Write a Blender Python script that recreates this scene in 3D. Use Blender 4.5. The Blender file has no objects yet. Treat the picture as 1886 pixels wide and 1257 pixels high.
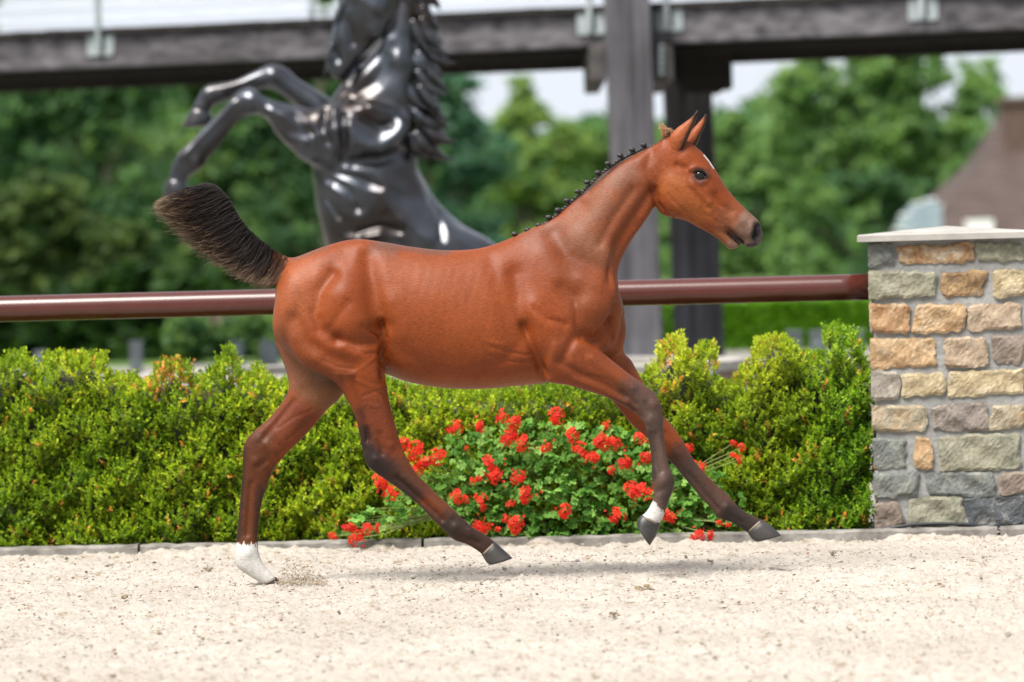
import bpy, math, random
import numpy as np
from mathutils import Vector, Matrix

random.seed(7)
RNG = np.random.default_rng(11)
SC = bpy.context.scene
COL = SC.collection

# ------------------------------------------------------------------ camera
W0, H0, FPX = 1886.0, 1257.0, 9000.0
CAM = np.array([0.0, -15.0, 1.0])
PITCH = math.atan(160.5 / FPX)
ROLL = math.radians(1.5)
_F = np.array([0, math.cos(PITCH), -math.sin(PITCH)])
_R0 = np.array([1.0, 0, 0])
_U0 = np.cross(_R0, _F)
_R = _R0 * math.cos(ROLL) - _U0 * math.sin(ROLL)
_U = _U0 * math.cos(ROLL) + _R0 * math.sin(ROLL)

cam = bpy.data.cameras.new('camera')
camo = bpy.data.objects.new('camera', cam)
COL.objects.link(camo)
cam.sensor_width = 36.0
cam.lens = 36.0 * FPX / W0
cam.clip_start = 0.5
cam.clip_end = 3000
m = Matrix(((_R[0], _U[0], -_F[0], CAM[0]), (_R[1], _U[1], -_F[1], CAM[1]), (_R[2], _U[2], -_F[2], CAM[2]), (0, 0, 0, 1)))
camo.matrix_world = m
cam.dof.use_dof = True
cam.dof.focus_distance = 14.95
cam.dof.aperture_fstop = 3.8
SC.camera = camo

# ------------------------------------------------------------------ light
SUN_EL, SUN_AZ = math.radians(57), math.radians(220)   # azimuth measured clockwise from +Y
world = bpy.data.worlds.new('World')
SC.world = world
world.use_nodes = True
nt = world.node_tree
nt.nodes.clear()
wo = nt.nodes.new('ShaderNodeOutputWorld')
bg = nt.nodes.new('ShaderNodeBackground')
sky = nt.nodes.new('ShaderNodeTexSky')
sky.sky_type = 'NISHITA'
sky.sun_disc = False
sky.sun_elevation = SUN_EL
sky.sun_rotation = SUN_AZ
tc = nt.nodes.new('ShaderNodeTexCoord')
nz = nt.nodes.new('ShaderNodeTexNoise')
nz.inputs['Scale'].default_value = 2.6
nz.inputs['Detail'].default_value = 6
rp = nt.nodes.new('ShaderNodeValToRGB')
rp.color_ramp.elements[0].position = 0.36
rp.color_ramp.elements[1].position = 0.50
rp.color_ramp.elements[0].color = (0.45, 0.45, 0.45, 1)
mx = nt.nodes.new('ShaderNodeMix'); mx.data_type = 'RGBA'
mx.inputs['B'].default_value = (9.6, 10.2, 11.2, 1)
nt.links.new(tc.outputs['Generated'], nz.inputs['Vector'])
nt.links.new(nz.outputs['Fac'], rp.inputs['Fac'])
nt.links.new(rp.outputs['Color'], mx.inputs['Factor'])
nt.links.new(sky.outputs['Color'], mx.inputs['A'])
nt.links.new(mx.outputs['Result'], bg.inputs['Color'])
bg.inputs['Strength'].default_value = 0.052
nt.links.new(bg.outputs[0], wo.inputs[0])

sl = bpy.data.lights.new('sun', 'SUN')
sl.energy = 4.7
sl.angle = math.radians(30)
sl.color = (1.0, 0.95, 0.87)
so = bpy.data.objects.new('sun', sl)
COL.objects.link(so)
_sd = Vector((math.sin(SUN_AZ) * math.cos(SUN_EL), math.cos(SUN_AZ) * math.cos(SUN_EL), math.sin(SUN_EL)))
so.rotation_euler = _sd.to_track_quat('Z', 'Y').to_euler()

SC.view_settings.view_transform = 'Standard'
SC.view_settings.look = 'None'
SC.view_settings.exposure = 0.78
SC.view_settings.gamma = 1.0
SC.view_settings.use_curve_mapping = False
SC.cycles.max_bounces = 8
SC.cycles.transparent_max_bounces = 8
SC.cycles.use_denoising = True
SC.cycles.sample_clamp_indirect = 6.0

# ------------------------------------------------------------------ helpers
def unproj(px, py, Y):
    px = np.asarray(px, float); py = np.asarray(py, float); Y = np.asarray(Y, float)
    dx = _F[0] * FPX + _R[0] * (px - W0 / 2) - _U[0] * (py - H0 / 2)
    dy = _F[1] * FPX + _R[1] * (px - W0 / 2) - _U[1] * (py - H0 / 2)
    dz = _F[2] * FPX + _R[2] * (px - W0 / 2) - _U[2] * (py - H0 / 2)
    t = (Y - CAM[1]) / dy
    return np.stack([CAM[0] + dx * t, Y + 0 * t, CAM[2] + dz * t], -1)

def at(px, py, Y):
    return Vector(unproj(px, py, Y).tolist())

def grnd(px, py, z=0.0):
    d = _F * FPX + _R * (px - W0 / 2) - _U * (py - H0 / 2)
    t = (z - CAM[2]) / d[2]
    return Vector((CAM + d * t).tolist())

def tag(o, label=None, cat=None, group=None, kind=None):
    if label: o['label'] = label
    if cat: o['category'] = cat
    if group: o['group'] = group
    if kind: o['kind'] = kind
    return o

def empty(name, loc=(0, 0, 0), rz=0.0):
    o = bpy.data.objects.new(name, None)
    COL.objects.link(o)
    o.location = loc
    o.rotation_euler = (0, 0, rz)
    o.empty_display_size = 0.1
    return o

def wmat(o):
    b = o.matrix_basis.copy()
    return b if o.parent is None else wmat(o.parent) @ o.matrix_parent_inverse @ b

def link(name, me, parent=None, loc=None):
    """children are modelled in world coordinates"""
    o = bpy.data.objects.new(name, me)
    COL.objects.link(o)
    if parent is not None:
        o.parent = parent
        o.matrix_parent_inverse = wmat(parent).inverted()
    if loc is not None: o.location = loc
    return o

def mesh_np(name, V, F, mat=None, col=None, smooth=True):
    """V: (n,3); F: (m,k) int array or a list of them."""
    V = np.asarray(V, np.float32)
    Fs = F if isinstance(F, list) else [F]
    Fs = [np.asarray(f, np.int32) for f in Fs if len(f)]
    me = bpy.data.meshes.new(name)
    me.vertices.add(len(V))
    me.vertices.foreach_set('co', V.ravel())
    loops = np.concatenate([f.ravel() for f in Fs])
    sizes = np.concatenate([np.full(len(f), f.shape[1], np.int32) for f in Fs])
    starts = np.concatenate([[0], np.cumsum(sizes)[:-1]]).astype(np.int32)
    me.loops.add(len(loops))
    me.loops.foreach_set('vertex_index', loops)
    me.polygons.add(len(sizes))
    me.polygons.foreach_set('loop_start', starts)
    me.polygons.foreach_set('loop_total', sizes)
    me.update(calc_edges=True)
    me.polygons.foreach_set('use_smooth', np.full(len(sizes), bool(smooth)))
    if col is not None:
        a = me.color_attributes.new('Col', 'FLOAT_COLOR', 'POINT')
        c = np.ones((len(V), 4), np.float32); c[:, :3] = col
        a.data.foreach_set('color', c.ravel())
    if mat: me.materials.append(mat)
    me.validate()
    return me

class MB:
    """collects simple solids into one mesh"""
    def __init__(s): s.V = []; s.F = []; s.n = 0
    def add(s, V, F):
        s.V += [tuple(v) for v in V]; s.F += [tuple(i + s.n for i in f) for f in F]; s.n += len(V)
    def hexa(s, P):   # 8 points: bottom ring 0-3, top ring 4-7
        s.add(P, [(3, 2, 1, 0), (4, 5, 6, 7), (0, 1, 5, 4), (1, 2, 6, 5), (2, 3, 7, 6), (3, 0, 4, 7)])
    def box(s, a, b):
        x0, y0, z0 = a; x1, y1, z1 = b
        s.hexa([(x0, y0, z0), (x1, y0, z0), (x1, y1, z0), (x0, y1, z0), (x0, y0, z1), (x1, y0, z1), (x1, y1, z1), (x0, y1, z1)])
    def tube(s, pts, r, n=12, cap=True):
        pts = [Vector(p) for p in pts]
        base = s.n; V = []
        for i, p in enumerate(pts):
            t = (pts[min(i + 1, len(pts) - 1)] - pts[max(i - 1, 0)]).normalized()
            up = Vector((0, 0, 1)) if abs(t.z) < 0.95 else Vector((0, 1, 0))
            a = t.cross(up).normalized(); b = a.cross(t)
            rr = r[i] if isinstance(r, (list, tuple)) else r
            for k in range(n):
                g = 2 * math.pi * k / n
                V.append(p + a * (rr * math.cos(g)) + b * (rr * math.sin(g)))
        F = []
        for i in range(len(pts) - 1):
            for k in range(n):
                k2 = (k + 1) % n
                F.append((i * n + k, i * n + k2, (i + 1) * n + k2, (i + 1) * n + k))
        if cap:
            F.append(tuple(range(n))[::-1]); F.append(tuple((len(pts) - 1) * n + k for k in range(n)))
        s.add(V, F)
    def build(s, name, mat, parent=None, smooth=False, bevel=0.0):
        me = bpy.data.meshes.new(name)
        me.from_pydata(s.V, [], s.F); me.update()
        if smooth: me.polygons.foreach_set('use_smooth', [True] * len(me.polygons))
        me.materials.append(mat)
        o = link(name, me, parent)
        if bevel:
            bv = o.modifiers.new('bevel', 'BEVEL'); bv.width = bevel; bv.segments = 2; bv.limit_method = 'ANGLE'
        return o

# ------------------------------------------------------------------ materials
def newmat(name):
    M = bpy.data.materials.new(name); M.use_nodes = True
    t = M.node_tree
    return M, t, t.nodes['Principled BSDF']

def noise(t, scale, detail=4, vec=None, rough=0.55, dist=0.0):
    n = t.nodes.new('ShaderNodeTexNoise')
    n.inputs['Scale'].default_value = scale; n.inputs['Detail'].default_value = detail
    n.inputs['Roughness'].default_value = rough; n.inputs['Distortion'].default_value = dist
    if vec is not None: t.links.new(vec, n.inputs['Vector'])
    return n

def ramp(t, fac, stops):
    r = t.nodes.new('ShaderNodeValToRGB')
    e = r.color_ramp.elements
    while len(e) < len(stops): e.new(0.5)
    for i, (p, c) in enumerate(stops):
        e[i].position = p; e[i].color = (*c, 1) if len(c) == 3 else c
    t.links.new(fac, r.inputs['Fac'])
    return r

def bump(t, b, h, strength=0.3, dist=0.01, prev=None):
    n = t.nodes.new('ShaderNodeBump')
    n.inputs['Strength'].default_value = strength; n.inputs['Distance'].default_value = dist
    t.links.new(h, n.inputs['Height'])
    if prev: t.links.new(prev.outputs[0], n.inputs['Normal'])
    t.links.new(n.outputs[0], b.inputs['Normal'])
    return n

def coords(t, scale=(1, 1, 1), kind='Object'):
    c = t.nodes.new('ShaderNodeTexCoord'); mp = t.nodes.new('ShaderNodeMapping')
    mp.inputs['Scale'].default_value = scale
    t.links.new(c.outputs[kind], mp.inputs['Vector'])
    return mp.outputs[0]

def mixmul(t, a, b, fac=1.0, mode='MULTIPLY'):
    x = t.nodes.new('ShaderNodeMix'); x.data_type = 'RGBA'; x.blend_type = mode
    x.inputs['Factor'].default_value = fac
    t.links.new(a, x.inputs['A']); t.links.new(b, x.inputs['B'])
    return x.outputs['Result']

def simple(name, c1, c2, scale=8, rough=0.6, metal=0.0, bs=0.2, bd=0.004, stretch=(1, 1, 1), spec=0.5, detail=5, bscale=None):
    M, t, b = newmat(name)
    v = coords(t, stretch)
    n = noise(t, scale, detail, v)
    r = ramp(t, n.outputs['Fac'], [(0.3, c1), (0.7, c2)])
    t.links.new(r.outputs[0], b.inputs['Base Color'])
    b.inputs['Roughness'].default_value = rough; b.inputs['Metallic'].default_value = metal
    b.inputs['Specular IOR Level'].default_value = spec
    if bs:
        n2 = noise(t, bscale or scale * 5, 4, v)
        bump(t, b, n2.outputs['Fac'], bs, bd)
    return M

def attr_leaf(name, rough=0.5, trans=0.35, spec=0.3, tint=(1.0, 1.0, 0.6)):
    M, t, b = newmat(name)
    a = t.nodes.new('ShaderNodeAttribute'); a.attribute_name = 'Col'
    t.links.new(a.outputs['Color'], b.inputs['Base Color'])
    b.inputs['Roughness'].default_value = rough; b.inputs['Specular IOR Level'].default_value = spec
    tr = t.nodes.new('ShaderNodeBsdfTranslucent')
    mm = t.nodes.new('ShaderNodeMix'); mm.data_type = 'RGBA'; mm.blend_type = 'MULTIPLY'; mm.inputs['Factor'].default_value = 1
    mm.inputs['B'].default_value = (*[x * 1.6 for x in tint], 1)
    t.links.new(a.outputs['Color'], mm.inputs['A']); t.links.new(mm.outputs['Result'], tr.inputs['Color'])
    ms = t.nodes.new('ShaderNodeMixShader'); ms.inputs[0].default_value = trans
    t.links.new(b.outputs[0], ms.inputs[1]); t.links.new(tr.outputs[0], ms.inputs[2])
    t.links.new(ms.outputs[0], t.nodes['Material Output'].inputs['Surface'])
    return M

M_leaf = attr_leaf('box_leaf', 0.45, 0.36, 0.35)
M_tree = attr_leaf('tree_leaf', 0.6, 0.48, 0.2)
M_gleaf = attr_leaf('geranium_leaf', 0.6, 0.35, 0.15)
M_petal = attr_leaf('petal', 0.55, 0.30, 0.2, (1.0, 0.7, 0.7))
M_twig = simple('twig_bark', (0.10, 0.065, 0.04), (0.2, 0.14, 0.09), 30, 0.8)
M_bark = simple('tree_bark', (0.06, 0.045, 0.035), (0.14, 0.11, 0.085), 6, 0.9, stretch=(3, 3, .6))
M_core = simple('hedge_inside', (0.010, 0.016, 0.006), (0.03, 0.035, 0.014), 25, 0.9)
M_stem = simple('green_stem', (0.16, 0.22, 0.07), (0.25, 0.30, 0.10), 20, 0.6)
M_hoof_dark = None

# coat (colour from painted markings x fine variation)
def coat_mat():
    M, t, b = newmat('foal_coat')
    a = t.nodes.new('ShaderNodeAttribute'); a.attribute_name = 'Col'
    v = coords(t, (1, 1, 1))
    n1 = noise(t, 9, 5, v)
    r1 = ramp(t, n1.outputs['Fac'], [(0.3, (0.86, 0.84, 0.84)), (0.7, (1.1, 1.12, 1.12))])
    c = mixmul(t, a.outputs['Color'], r1.outputs[0], 1.0)
    n2 = noise(t, 260, 3, coords(t, (0.35, 1, 1)))
    r2 = ramp(t, n2.outputs['Fac'], [(0.3, (0.76, 0.74, 0.73)), (0.7, (1.16, 1.17, 1.17))])
    c = mixmul(t, c, r2.outputs[0], 1.0)
    t.links.new(c, b.inputs['Base Color'])
    b.inputs['Roughness'].default_value = 0.50
    b.inputs['Specular IOR Level'].default_value = 0.23
    b.inputs['Sheen Weight'].default_value = 0.0
    b.inputs['Sheen Roughness'].default_value = 0.4
    b.inputs['Sheen Tint'].default_value = (1.0, 0.8, 0.65, 1)
    bp = bump(t, b, n2.outputs['Fac'], 0.35, 0.002)
    n3 = noise(t, 38, 4, coords(t, (1, 1, 1)), 0.6)
    bump(t, b, n3.outputs['Fac'], 0.16, 0.005, bp)
    return M
M_coat = coat_mat()

def bronze_mat():
    M, t, b = newmat('dark_bronze')
    v = coords(t)
    n = noise(t, 2.4, 4, v, 0.5)
    r = ramp(t, n.outputs['Fac'], [(0.42, (0.020, 0.013, 0.012)), (0.62, (0.062, 0.070, 0.088))])  # bluish lighter patches put sky reflections into the base colour
    t.links.new(r.outputs[0], b.inputs['Base Color'])
    b.inputs['Metallic'].default_value = 0.92
    rr = ramp(t, n.outputs['Fac'], [(0.3, (0.44, 0.44, 0.44)), (0.7, (0.34, 0.34, 0.34))])
    t.links.new(rr.outputs[0], b.inputs['Roughness'])
    b.inputs['Specular IOR Level'].default_value = 0.65
    b.inputs['Coat Weight'].default_value = 0.8; b.inputs['Coat Roughness'].default_value = 0.22
    n2 = noise(t, 22, 4, v)
    bump(t, b, n2.outputs['Fac'], 0.10, 0.01)
    return M
M_bronze = bronze_mat()

# ------------------------------------------------------------------ organic modelling in photograph-plane units
def catmull(P, ts):
    P = np.asarray(P, float); n = len(P)
    i = np.clip(np.floor(ts).astype(int), 0, n - 2); u = (ts - i)[:, None]
    p0 = P[np.maximum(i - 1, 0)]; p1 = P[i]; p2 = P[i + 1]; p3 = P[np.minimum(i + 2, n - 1)]
    return 0.5 * ((2 * p1) + (-p0 + p2) * u + (2 * p0 - 5 * p1 + 4 * p2 - p3) * u ** 2 + (-p0 + 3 * p1 - 3 * p2 + p3) * u ** 3)

def loft(ribs, dc=0.0, k=0.0, p=2.15, step=5.0, n=32, capa=0.5, capb=0.5):
    """ribs: (ax,ay,bx,by,w[,dc[,k]]) outline pairs with half thickness; returns V (x,d,-y), F"""
    R = []
    for r in ribs:
        r = list(r)
        if len(r) < 6: r.append(dc)
        if len(r) < 7: r.append(k)
        R.append(r)
    R = np.array(R, float)
    mid = (R[:, 0:2] + R[:, 2:4]) / 2
    seg = np.linalg.norm(np.diff(mid, axis=0), axis=1)
    ts = []
    for i, s in enumerate(seg):
        m_ = max(2, int(round(s / step)))
        ts += list(i + np.arange(m_) / m_)
    ts.append(len(R) - 1)
    Q = catmull(R, np.array(ts))
    Q[:, 4] = np.maximum(Q[:, 4], 0.6)
    M = (Q[:, 0:2] + Q[:, 2:4]) / 2; H = (Q[:, 0:2] - Q[:, 2:4]) / 2
    rows = []
    def ring(m_, h_, w, d, kk, sc=1.0):
        th = np.arange(n) * 2 * math.pi / n
        c = np.sign(np.cos(th)) * np.abs(np.cos(th)) ** (2 / p); s = np.sign(np.sin(th)) * np.abs(np.sin(th)) ** (2 / p)
        xy = m_[None] + h_[None] * (c * sc)[:, None]
        dd = d + w * sc * s * (1 - kk * c)
        return np.stack([xy[:, 0], dd, -xy[:, 1]], 1)
    def tang(i, j):
        v = M[j] - M[i]; return v / (np.linalg.norm(v) + 1e-9)
    e0 = capa * min(np.linalg.norm(H[0]), Q[0, 4] * 1.3); e1 = capb * min(np.linalg.norm(H[-1]), Q[-1, 4] * 1.3)
    for f in (1.0, 0.92, 0.75, 0.45):
        rows.append(ring(M[0] - tang(0, 1) * e0 * f, H[0], Q[0, 4], Q[0, 5], Q[0, 6], math.sqrt(max(0, 1 - f * f)) if f < 1 else 0.12))
    for i in range(len(Q)):
        rows.append(ring(M[i], H[i], Q[i, 4], Q[i, 5], Q[i, 6]))
    for f in (0.45, 0.75, 0.92, 1.0):
        rows.append(ring(M[-1] + tang(-2, -1) * e1 * f, H[-1], Q[-1, 4], Q[-1, 5], Q[-1, 6], math.sqrt(max(0, 1 - f * f)) if f < 1 else 0.12))
    V = np.concatenate(rows); nr = len(rows)
    a = np.arange(n); b = (a + 1) % n
    F = [np.stack([i * n + a, i * n + b, (i + 1) * n + b, (i + 1) * n + a], 1) for i in range(nr - 1)]
    F = np.concatenate(F)
    V = np.concatenate([V, rows[0].mean(0)[None], rows[-1].mean(0)[None]])
    c0, c1 = len(V) - 2, len(V) - 1
    T = np.concatenate([np.stack([b, a, np.full(n, c0)], 1), np.stack([(nr - 1) * n + a, (nr - 1) * n + b, np.full(n, c1)], 1)])
    return V, F, T

def join_parts(parts):
    V = []; F = []; T = []; o = 0
    for v, f, t in parts:
        V.append(v); F.append(f + o); T.append(t + o); o += len(v)
    return np.concatenate(V), np.concatenate(F), np.concatenate(T)

def remesh(parts, voxel):
    V, F, T = join_parts(parts)
    me = mesh_np('work_mesh', V, [F, T])
    o = bpy.data.objects.new('work_mesh', me); COL.objects.link(o)
    r = o.modifiers.new('r', 'REMESH'); r.mode = 'VOXEL'; r.voxel_size = voxel
    dg = bpy.context.evaluated_depsgraph_get(); dg.update()
    ev = o.evaluated_get(dg); m2 = bpy.data.meshes.new_from_object(ev)
    n = len(m2.vertices); V = np.empty(n * 3, np.float32); m2.vertices.foreach_get('co', V); V = V.reshape(-1, 3).astype(float)
    lt = np.empty(len(m2.polygons), np.int32); m2.polygons.foreach_get('loop_total', lt)
    lv = np.empty(len(m2.loops), np.int32); m2.loops.foreach_get('vertex_index', lv)
    assert (lt == 4).all()
    F = lv.reshape(-1, 4)
    bpy.data.objects.remove(o); bpy.data.meshes.remove(me); bpy.data.meshes.remove(m2)
    return V, F

def smooth_mesh(V, F, iters, weight=None, taubin=False):
    E = np.concatenate([F[:, [0, 1]], F[:, [1, 2]], F[:, [2, 3]], F[:, [3, 0]]])
    E = np.unique(np.sort(E, 1), axis=0); n = len(V)
    deg = np.bincount(E.ravel(), minlength=n).astype(float); deg[deg == 0] = 1
    def lap(V):
        A = np.empty_like(V)
        for k in range(3):
            A[:, k] = (np.bincount(E[:, 0], V[E[:, 1], k], n) + np.bincount(E[:, 1], V[E[:, 0], k], n)) / deg
        return A - V
    w = 1.0 if weight is None else weight[:, None]
    for _ in range(iters):
        V = V + 0.55 * w * lap(V)
        if taubin: V = V - 0.57 * w * lap(V)
    return V

def vnormals(V, F):
    d1 = V[F[:, 2]] - V[F[:, 0]]; d2 = V[F[:, 3]] - V[F[:, 1]]
    fn = np.cross(d1, d2); N = np.zeros_like(V)
    for k in range(4):
        for c in range(3): N[:, c] += np.bincount(F[:, k], fn[:, c], len(V))
    return N / (np.linalg.norm(N, axis=1)[:, None] + 1e-9)

def poly_dist(x, y, pts):
    pts = np.asarray(pts, float)
    if len(pts) == 1: return np.hypot(x - pts[0, 0], y - pts[0, 1])
    best = np.full(len(x), 1e9)
    for a, b in zip(pts[:-1], pts[1:]):
        d = b - a; L = d @ d + 1e-9
        t = np.clip(((x - a[0]) * d[0] + (y - a[1]) * d[1]) / L, 0, 1)
        best = np.minimum(best, np.hypot(x - a[0] - t * d[0], y - a[1] - t * d[1]))
    return best

def side_mask(V, N, side, split=8.0):
    d = V[:, 1]; nd = N[:, 1]
    if side == 'n': return np.clip(-nd * 1.6, 0, 1) * (d < split)
    if side == 'f': return np.clip(-nd * 1.6, 0, 1) * (d >= split)
    if side == 'b': return np.clip(np.abs(nd) * 1.6, 0, 1)
    if side == 'N': return (d < split) * 1.0
    if side == 'F': return (d >= split) * 1.0
    return np.ones(len(V))

def sculpt(V, F, strokes, split=8.0):
    N = vnormals(V, F); D = np.zeros(len(V))
    x, y = V[:, 0], -V[:, 2]
    for pts, r, amp, side in strokes:
        d = poly_dist(x, y, pts)
        D += amp * np.exp(-(d / r) ** 2) * side_mask(V, N, side, split)
    return V + N * D[:, None]

def paint(V, F, base, strokes, split=8.0):
    N = vnormals(V, F); x, y = V[:, 0], -V[:, 2]
    C = np.tile(np.array(base, float), (len(V), 1))
    jit = (np.sin(x * .31 + V[:, 1] * .2) * np.cos(y * .27) + .8 * np.sin(x * .09 + y * .05 + V[:, 1] * .04) * np.cos(y * .11 - x * .03)) * .3
    for pts, r, col, s, side in strokes:
        d = poly_dist(x, y, pts) / r
        w = np.clip((1.75 - d + jit * 0.5) / 1.3, 0, 1); w = w * w * (3 - 2 * w)
        w = s * w * (side_mask(V, N, side, split) if side in 'NFa' else (side_mask(V, N, side, split) > 0.02))
        C = C * (1 - w[:, None]) + np.array(col) * w[:, None]
    return C

def to_world(V, Y0, scale):
    return unproj(V[:, 0], -V[:, 2], Y0 + V[:, 1] / scale)

# ================================================================== GROUND
def fft_noise(nx, ny, dx, dy, lo, hi, beta, seed):
    r = np.random.default_rng(seed)
    fx = np.fft.fftfreq(nx, dx)[:, None]; fy = np.fft.rfftfreq(ny, dy)[None]
    f = np.sqrt(fx ** 2 + fy ** 2); f[0, 0] = 1
    A = f ** (-beta) * (f > 1 / hi) * (f < 1 / lo)
    z = np.fft.irfft2(A * np.fft.rfft2(r.standard_normal((nx, ny))), (nx, ny))
    return z / z.std()

def sand_material():
    M, t, b = newmat('arena_sand')
    v = coords(t)
    n1 = noise(t, 1.3, 5, v); n2 = noise(t, 15, 6, v, 0.7); n3 = noise(t, 120, 4, v, 0.7)
    r1 = ramp(t, n1.outputs['Fac'], [(0.3, (0.335, 0.302, 0.268)), (0.7, (0.41, 0.38, 0.348))])
    r2 = ramp(t, n2.outputs['Fac'], [(0.34, (0.62, 0.54, 0.45)), (0.44, (0.95, 0.93, 0.90)), (0.7, (1.08, 1.08, 1.08))])
    r3 = ramp(t, n3.outputs['Fac'], [(0.32, (0.60, 0.55, 0.5)), (0.45, (1, 1, 1)), (0.62, (1.0, 1.0, 1.0)), (0.7, (1.15, 1.15, 1.18))])
    c = mixmul(t, r1.outputs[0], r2.outputs[0]); c = mixmul(t, c, r3.outputs[0])
    t.links.new(c, b.inputs['Base Color']); b.inputs['Roughness'].default_value = 0.95
    b.inputs['Specular IOR Level'].default_value = 0.15
    bump(t, b, n3.outputs['Fac'], 0.5, 0.004)
    return M
M_sand = sand_material()

KL = grnd(-60, 1027.5); KR = grnd(1946, 985.5)        # kerb front edge line on the ground
kdir = (KR - KL).normalized()
def kerbY(x): return KL.y + (x - KL.x) / (KR.x - KL.x) * (KR.y - KL.y)

def build_sand():
    x0, x1, nx = -2.5, 2.5, 700
    ny = 500
    X = np.linspace(x0, x1, nx)
    U = np.linspace(0, 1, ny)
    dx = (x1 - x0) / nx; dy = 6.3 / ny
    h = (fft_noise(nx, ny, dx, dy, 0.02, 0.16, 0.9, 1) * 0.0026 + fft_noise(nx, ny, dx, dy, 0.16, 1.6, 1.2, 2) * 0.0042
         + np.abs(fft_noise(nx, ny, dx, dy, 0.025, 0.09, 0.4, 3)) ** 2 * 0.0011 - 0.004)
    h = np.clip(h, -0.03, 0.035)
    ky = np.array([kerbY(x) for x in X]) + 0.03
    Y = -4.4 + (ky[:, None] + 4.4) * U[None]
    XX = np.repeat(X[:, None], ny, 1)
    # drifts of sand heaped against the kerb
    near = np.exp(-((ky[:, None] - Y) / 0.12) ** 2)
    h = h + near * (0.006 + 0.008 * np.clip(fft_noise(nx, ny, dx, dy, .1, 1.2, 1.0, 5), -1, 2))
    edge = np.minimum(np.minimum(XX - x0, x1 - XX) / 0.15, (Y + 4.4) / 0.2).clip(0, 1)
    h = h * edge
    V = np.stack([XX, Y, h], -1).reshape(-1, 3)
    i = np.arange(nx - 1)[:, None] * ny + np.arange(ny - 1)[None]
    F = np.stack([i, i + ny, i + ny + 1, i + 1], -1).reshape(-1, 4)
    o = len(V)
    kl, kr = kerbY(-14) + .03, kerbY(14) + .03
    E = np.array([(-14, -30, 0), (x0, -30, 0), (x1, -30, 0), (14, -30, 0), (-14, -4.4, 0), (x0, -4.4, 0), (x1, -4.4, 0), (14, -4.4, 0), (-14, kl, 0), (x0, ky[0], 0), (x1, ky[-1], 0), (14, kr, 0)], float)
    G = np.array([(0, 1, 5, 4), (1, 2, 6, 5), (2, 3, 7, 6), (4, 5, 9, 8), (6, 7, 11, 10)]) + o
    me = mesh_np('sand', np.concatenate([V, E]), np.concatenate([F, G]), M_sand)
    s = link('sand', me); tag(s, 'pale beige sand of the riding arena, roughened by hooves', kind='structure')
build_sand()

M_lawn = simple('lawn_grass', (0.045, 0.10, 0.012), (0.08, 0.15, 0.02), 3, 0.9, bs=0.4, bd=0.02)
M_soil = simple('dark_soil', (0.03, 0.022, 0.015), (0.08, 0.06, 0.04), 20, 0.95, bs=0.6, bd=0.02)
M_pave = simple('gravel_path', (0.16, 0.145, 0.13), (0.24, 0.22, 0.20), 5, 0.9)
g = MB(); g.box((-1500, 40, -0.08), (1500, 2500, -0.02)); g.box((-1500, -40, -0.2), (1500, 40, -0.06))
o = g.build('lawn', M_lawn); tag(o, 'green lawn reaching back to the trees', kind='structure')
g = MB(); g.box((-14, 2.62, -0.055), (14, 33, -0.012))
o = g.build('paving', M_pave); tag(o, 'light gravel surface behind the hedge', kind='structure')
g = MB(); g.hexa([(-6, kerbY(-6) + .075, -.05), (6, kerbY(6) + .075, -.05), (6, 2.70, -.05), (-6, 2.70, -.05), (-6, kerbY(-6) + .075, -.005), (6, kerbY(6) + .075, -.005), (6, 2.70, -.005), (-6, 2.70, -.005)])
o = g.build('soil_bed', M_soil); tag(o, 'dark soil bed under the hedge', kind='structure')

# kerb, one object per stone
M_kerb = simple('weathered_kerb', (0.11, 0.10, 0.09), (0.28, 0.265, 0.245), 14, 0.9, bs=0.6, bd=0.006, bscale=60)
kerb = empty('kerb', (KL.x, KL.y, 0)); tag(kerb, 'low grey weathered kerb between the sand and the hedge', kind='structure')
xk = -6.2; kk = 0
while xk < 6.2:
    L = 0.98
    a = Vector((xk, kerbY(xk) + .012, 0)); b_ = Vector((xk + L - .01, kerbY(xk + L) + .012, 0))
    nrm = Vector((-kdir.y, kdir.x, 0)); nseg = 24
    V = []; F = []
    prof = [(0, -.06), (0, .022), (.006, .0285), (.02, .031), (.06, .030), (.068, .024), (.07, -.06)]
    for i in range(nseg + 1):
        q = a.lerp(b_, i / nseg)
        for j, (n_, z) in enumerate(prof):
            w = 0.003 if 0 < j < 6 else 0
            V.append(q + nrm * (n_ + random.uniform(-w, w)) + Vector((0, 0, z + random.uniform(-w, w))))
    m_ = len(prof)
    for i in range(nseg):
        for j in range(m_ - 1): F.append((i * m_ + j, (i + 1) * m_ + j, (i + 1) * m_ + j + 1, i * m_ + j + 1))
    F.append(tuple(range(m_))); F.append(tuple(nseg * m_ + j for j in range(m_))[::-1])
    mb = MB(); mb.add(V, F); mb.build('kerb_stone', M_kerb, kerb, smooth=False)
    xk += L

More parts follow.
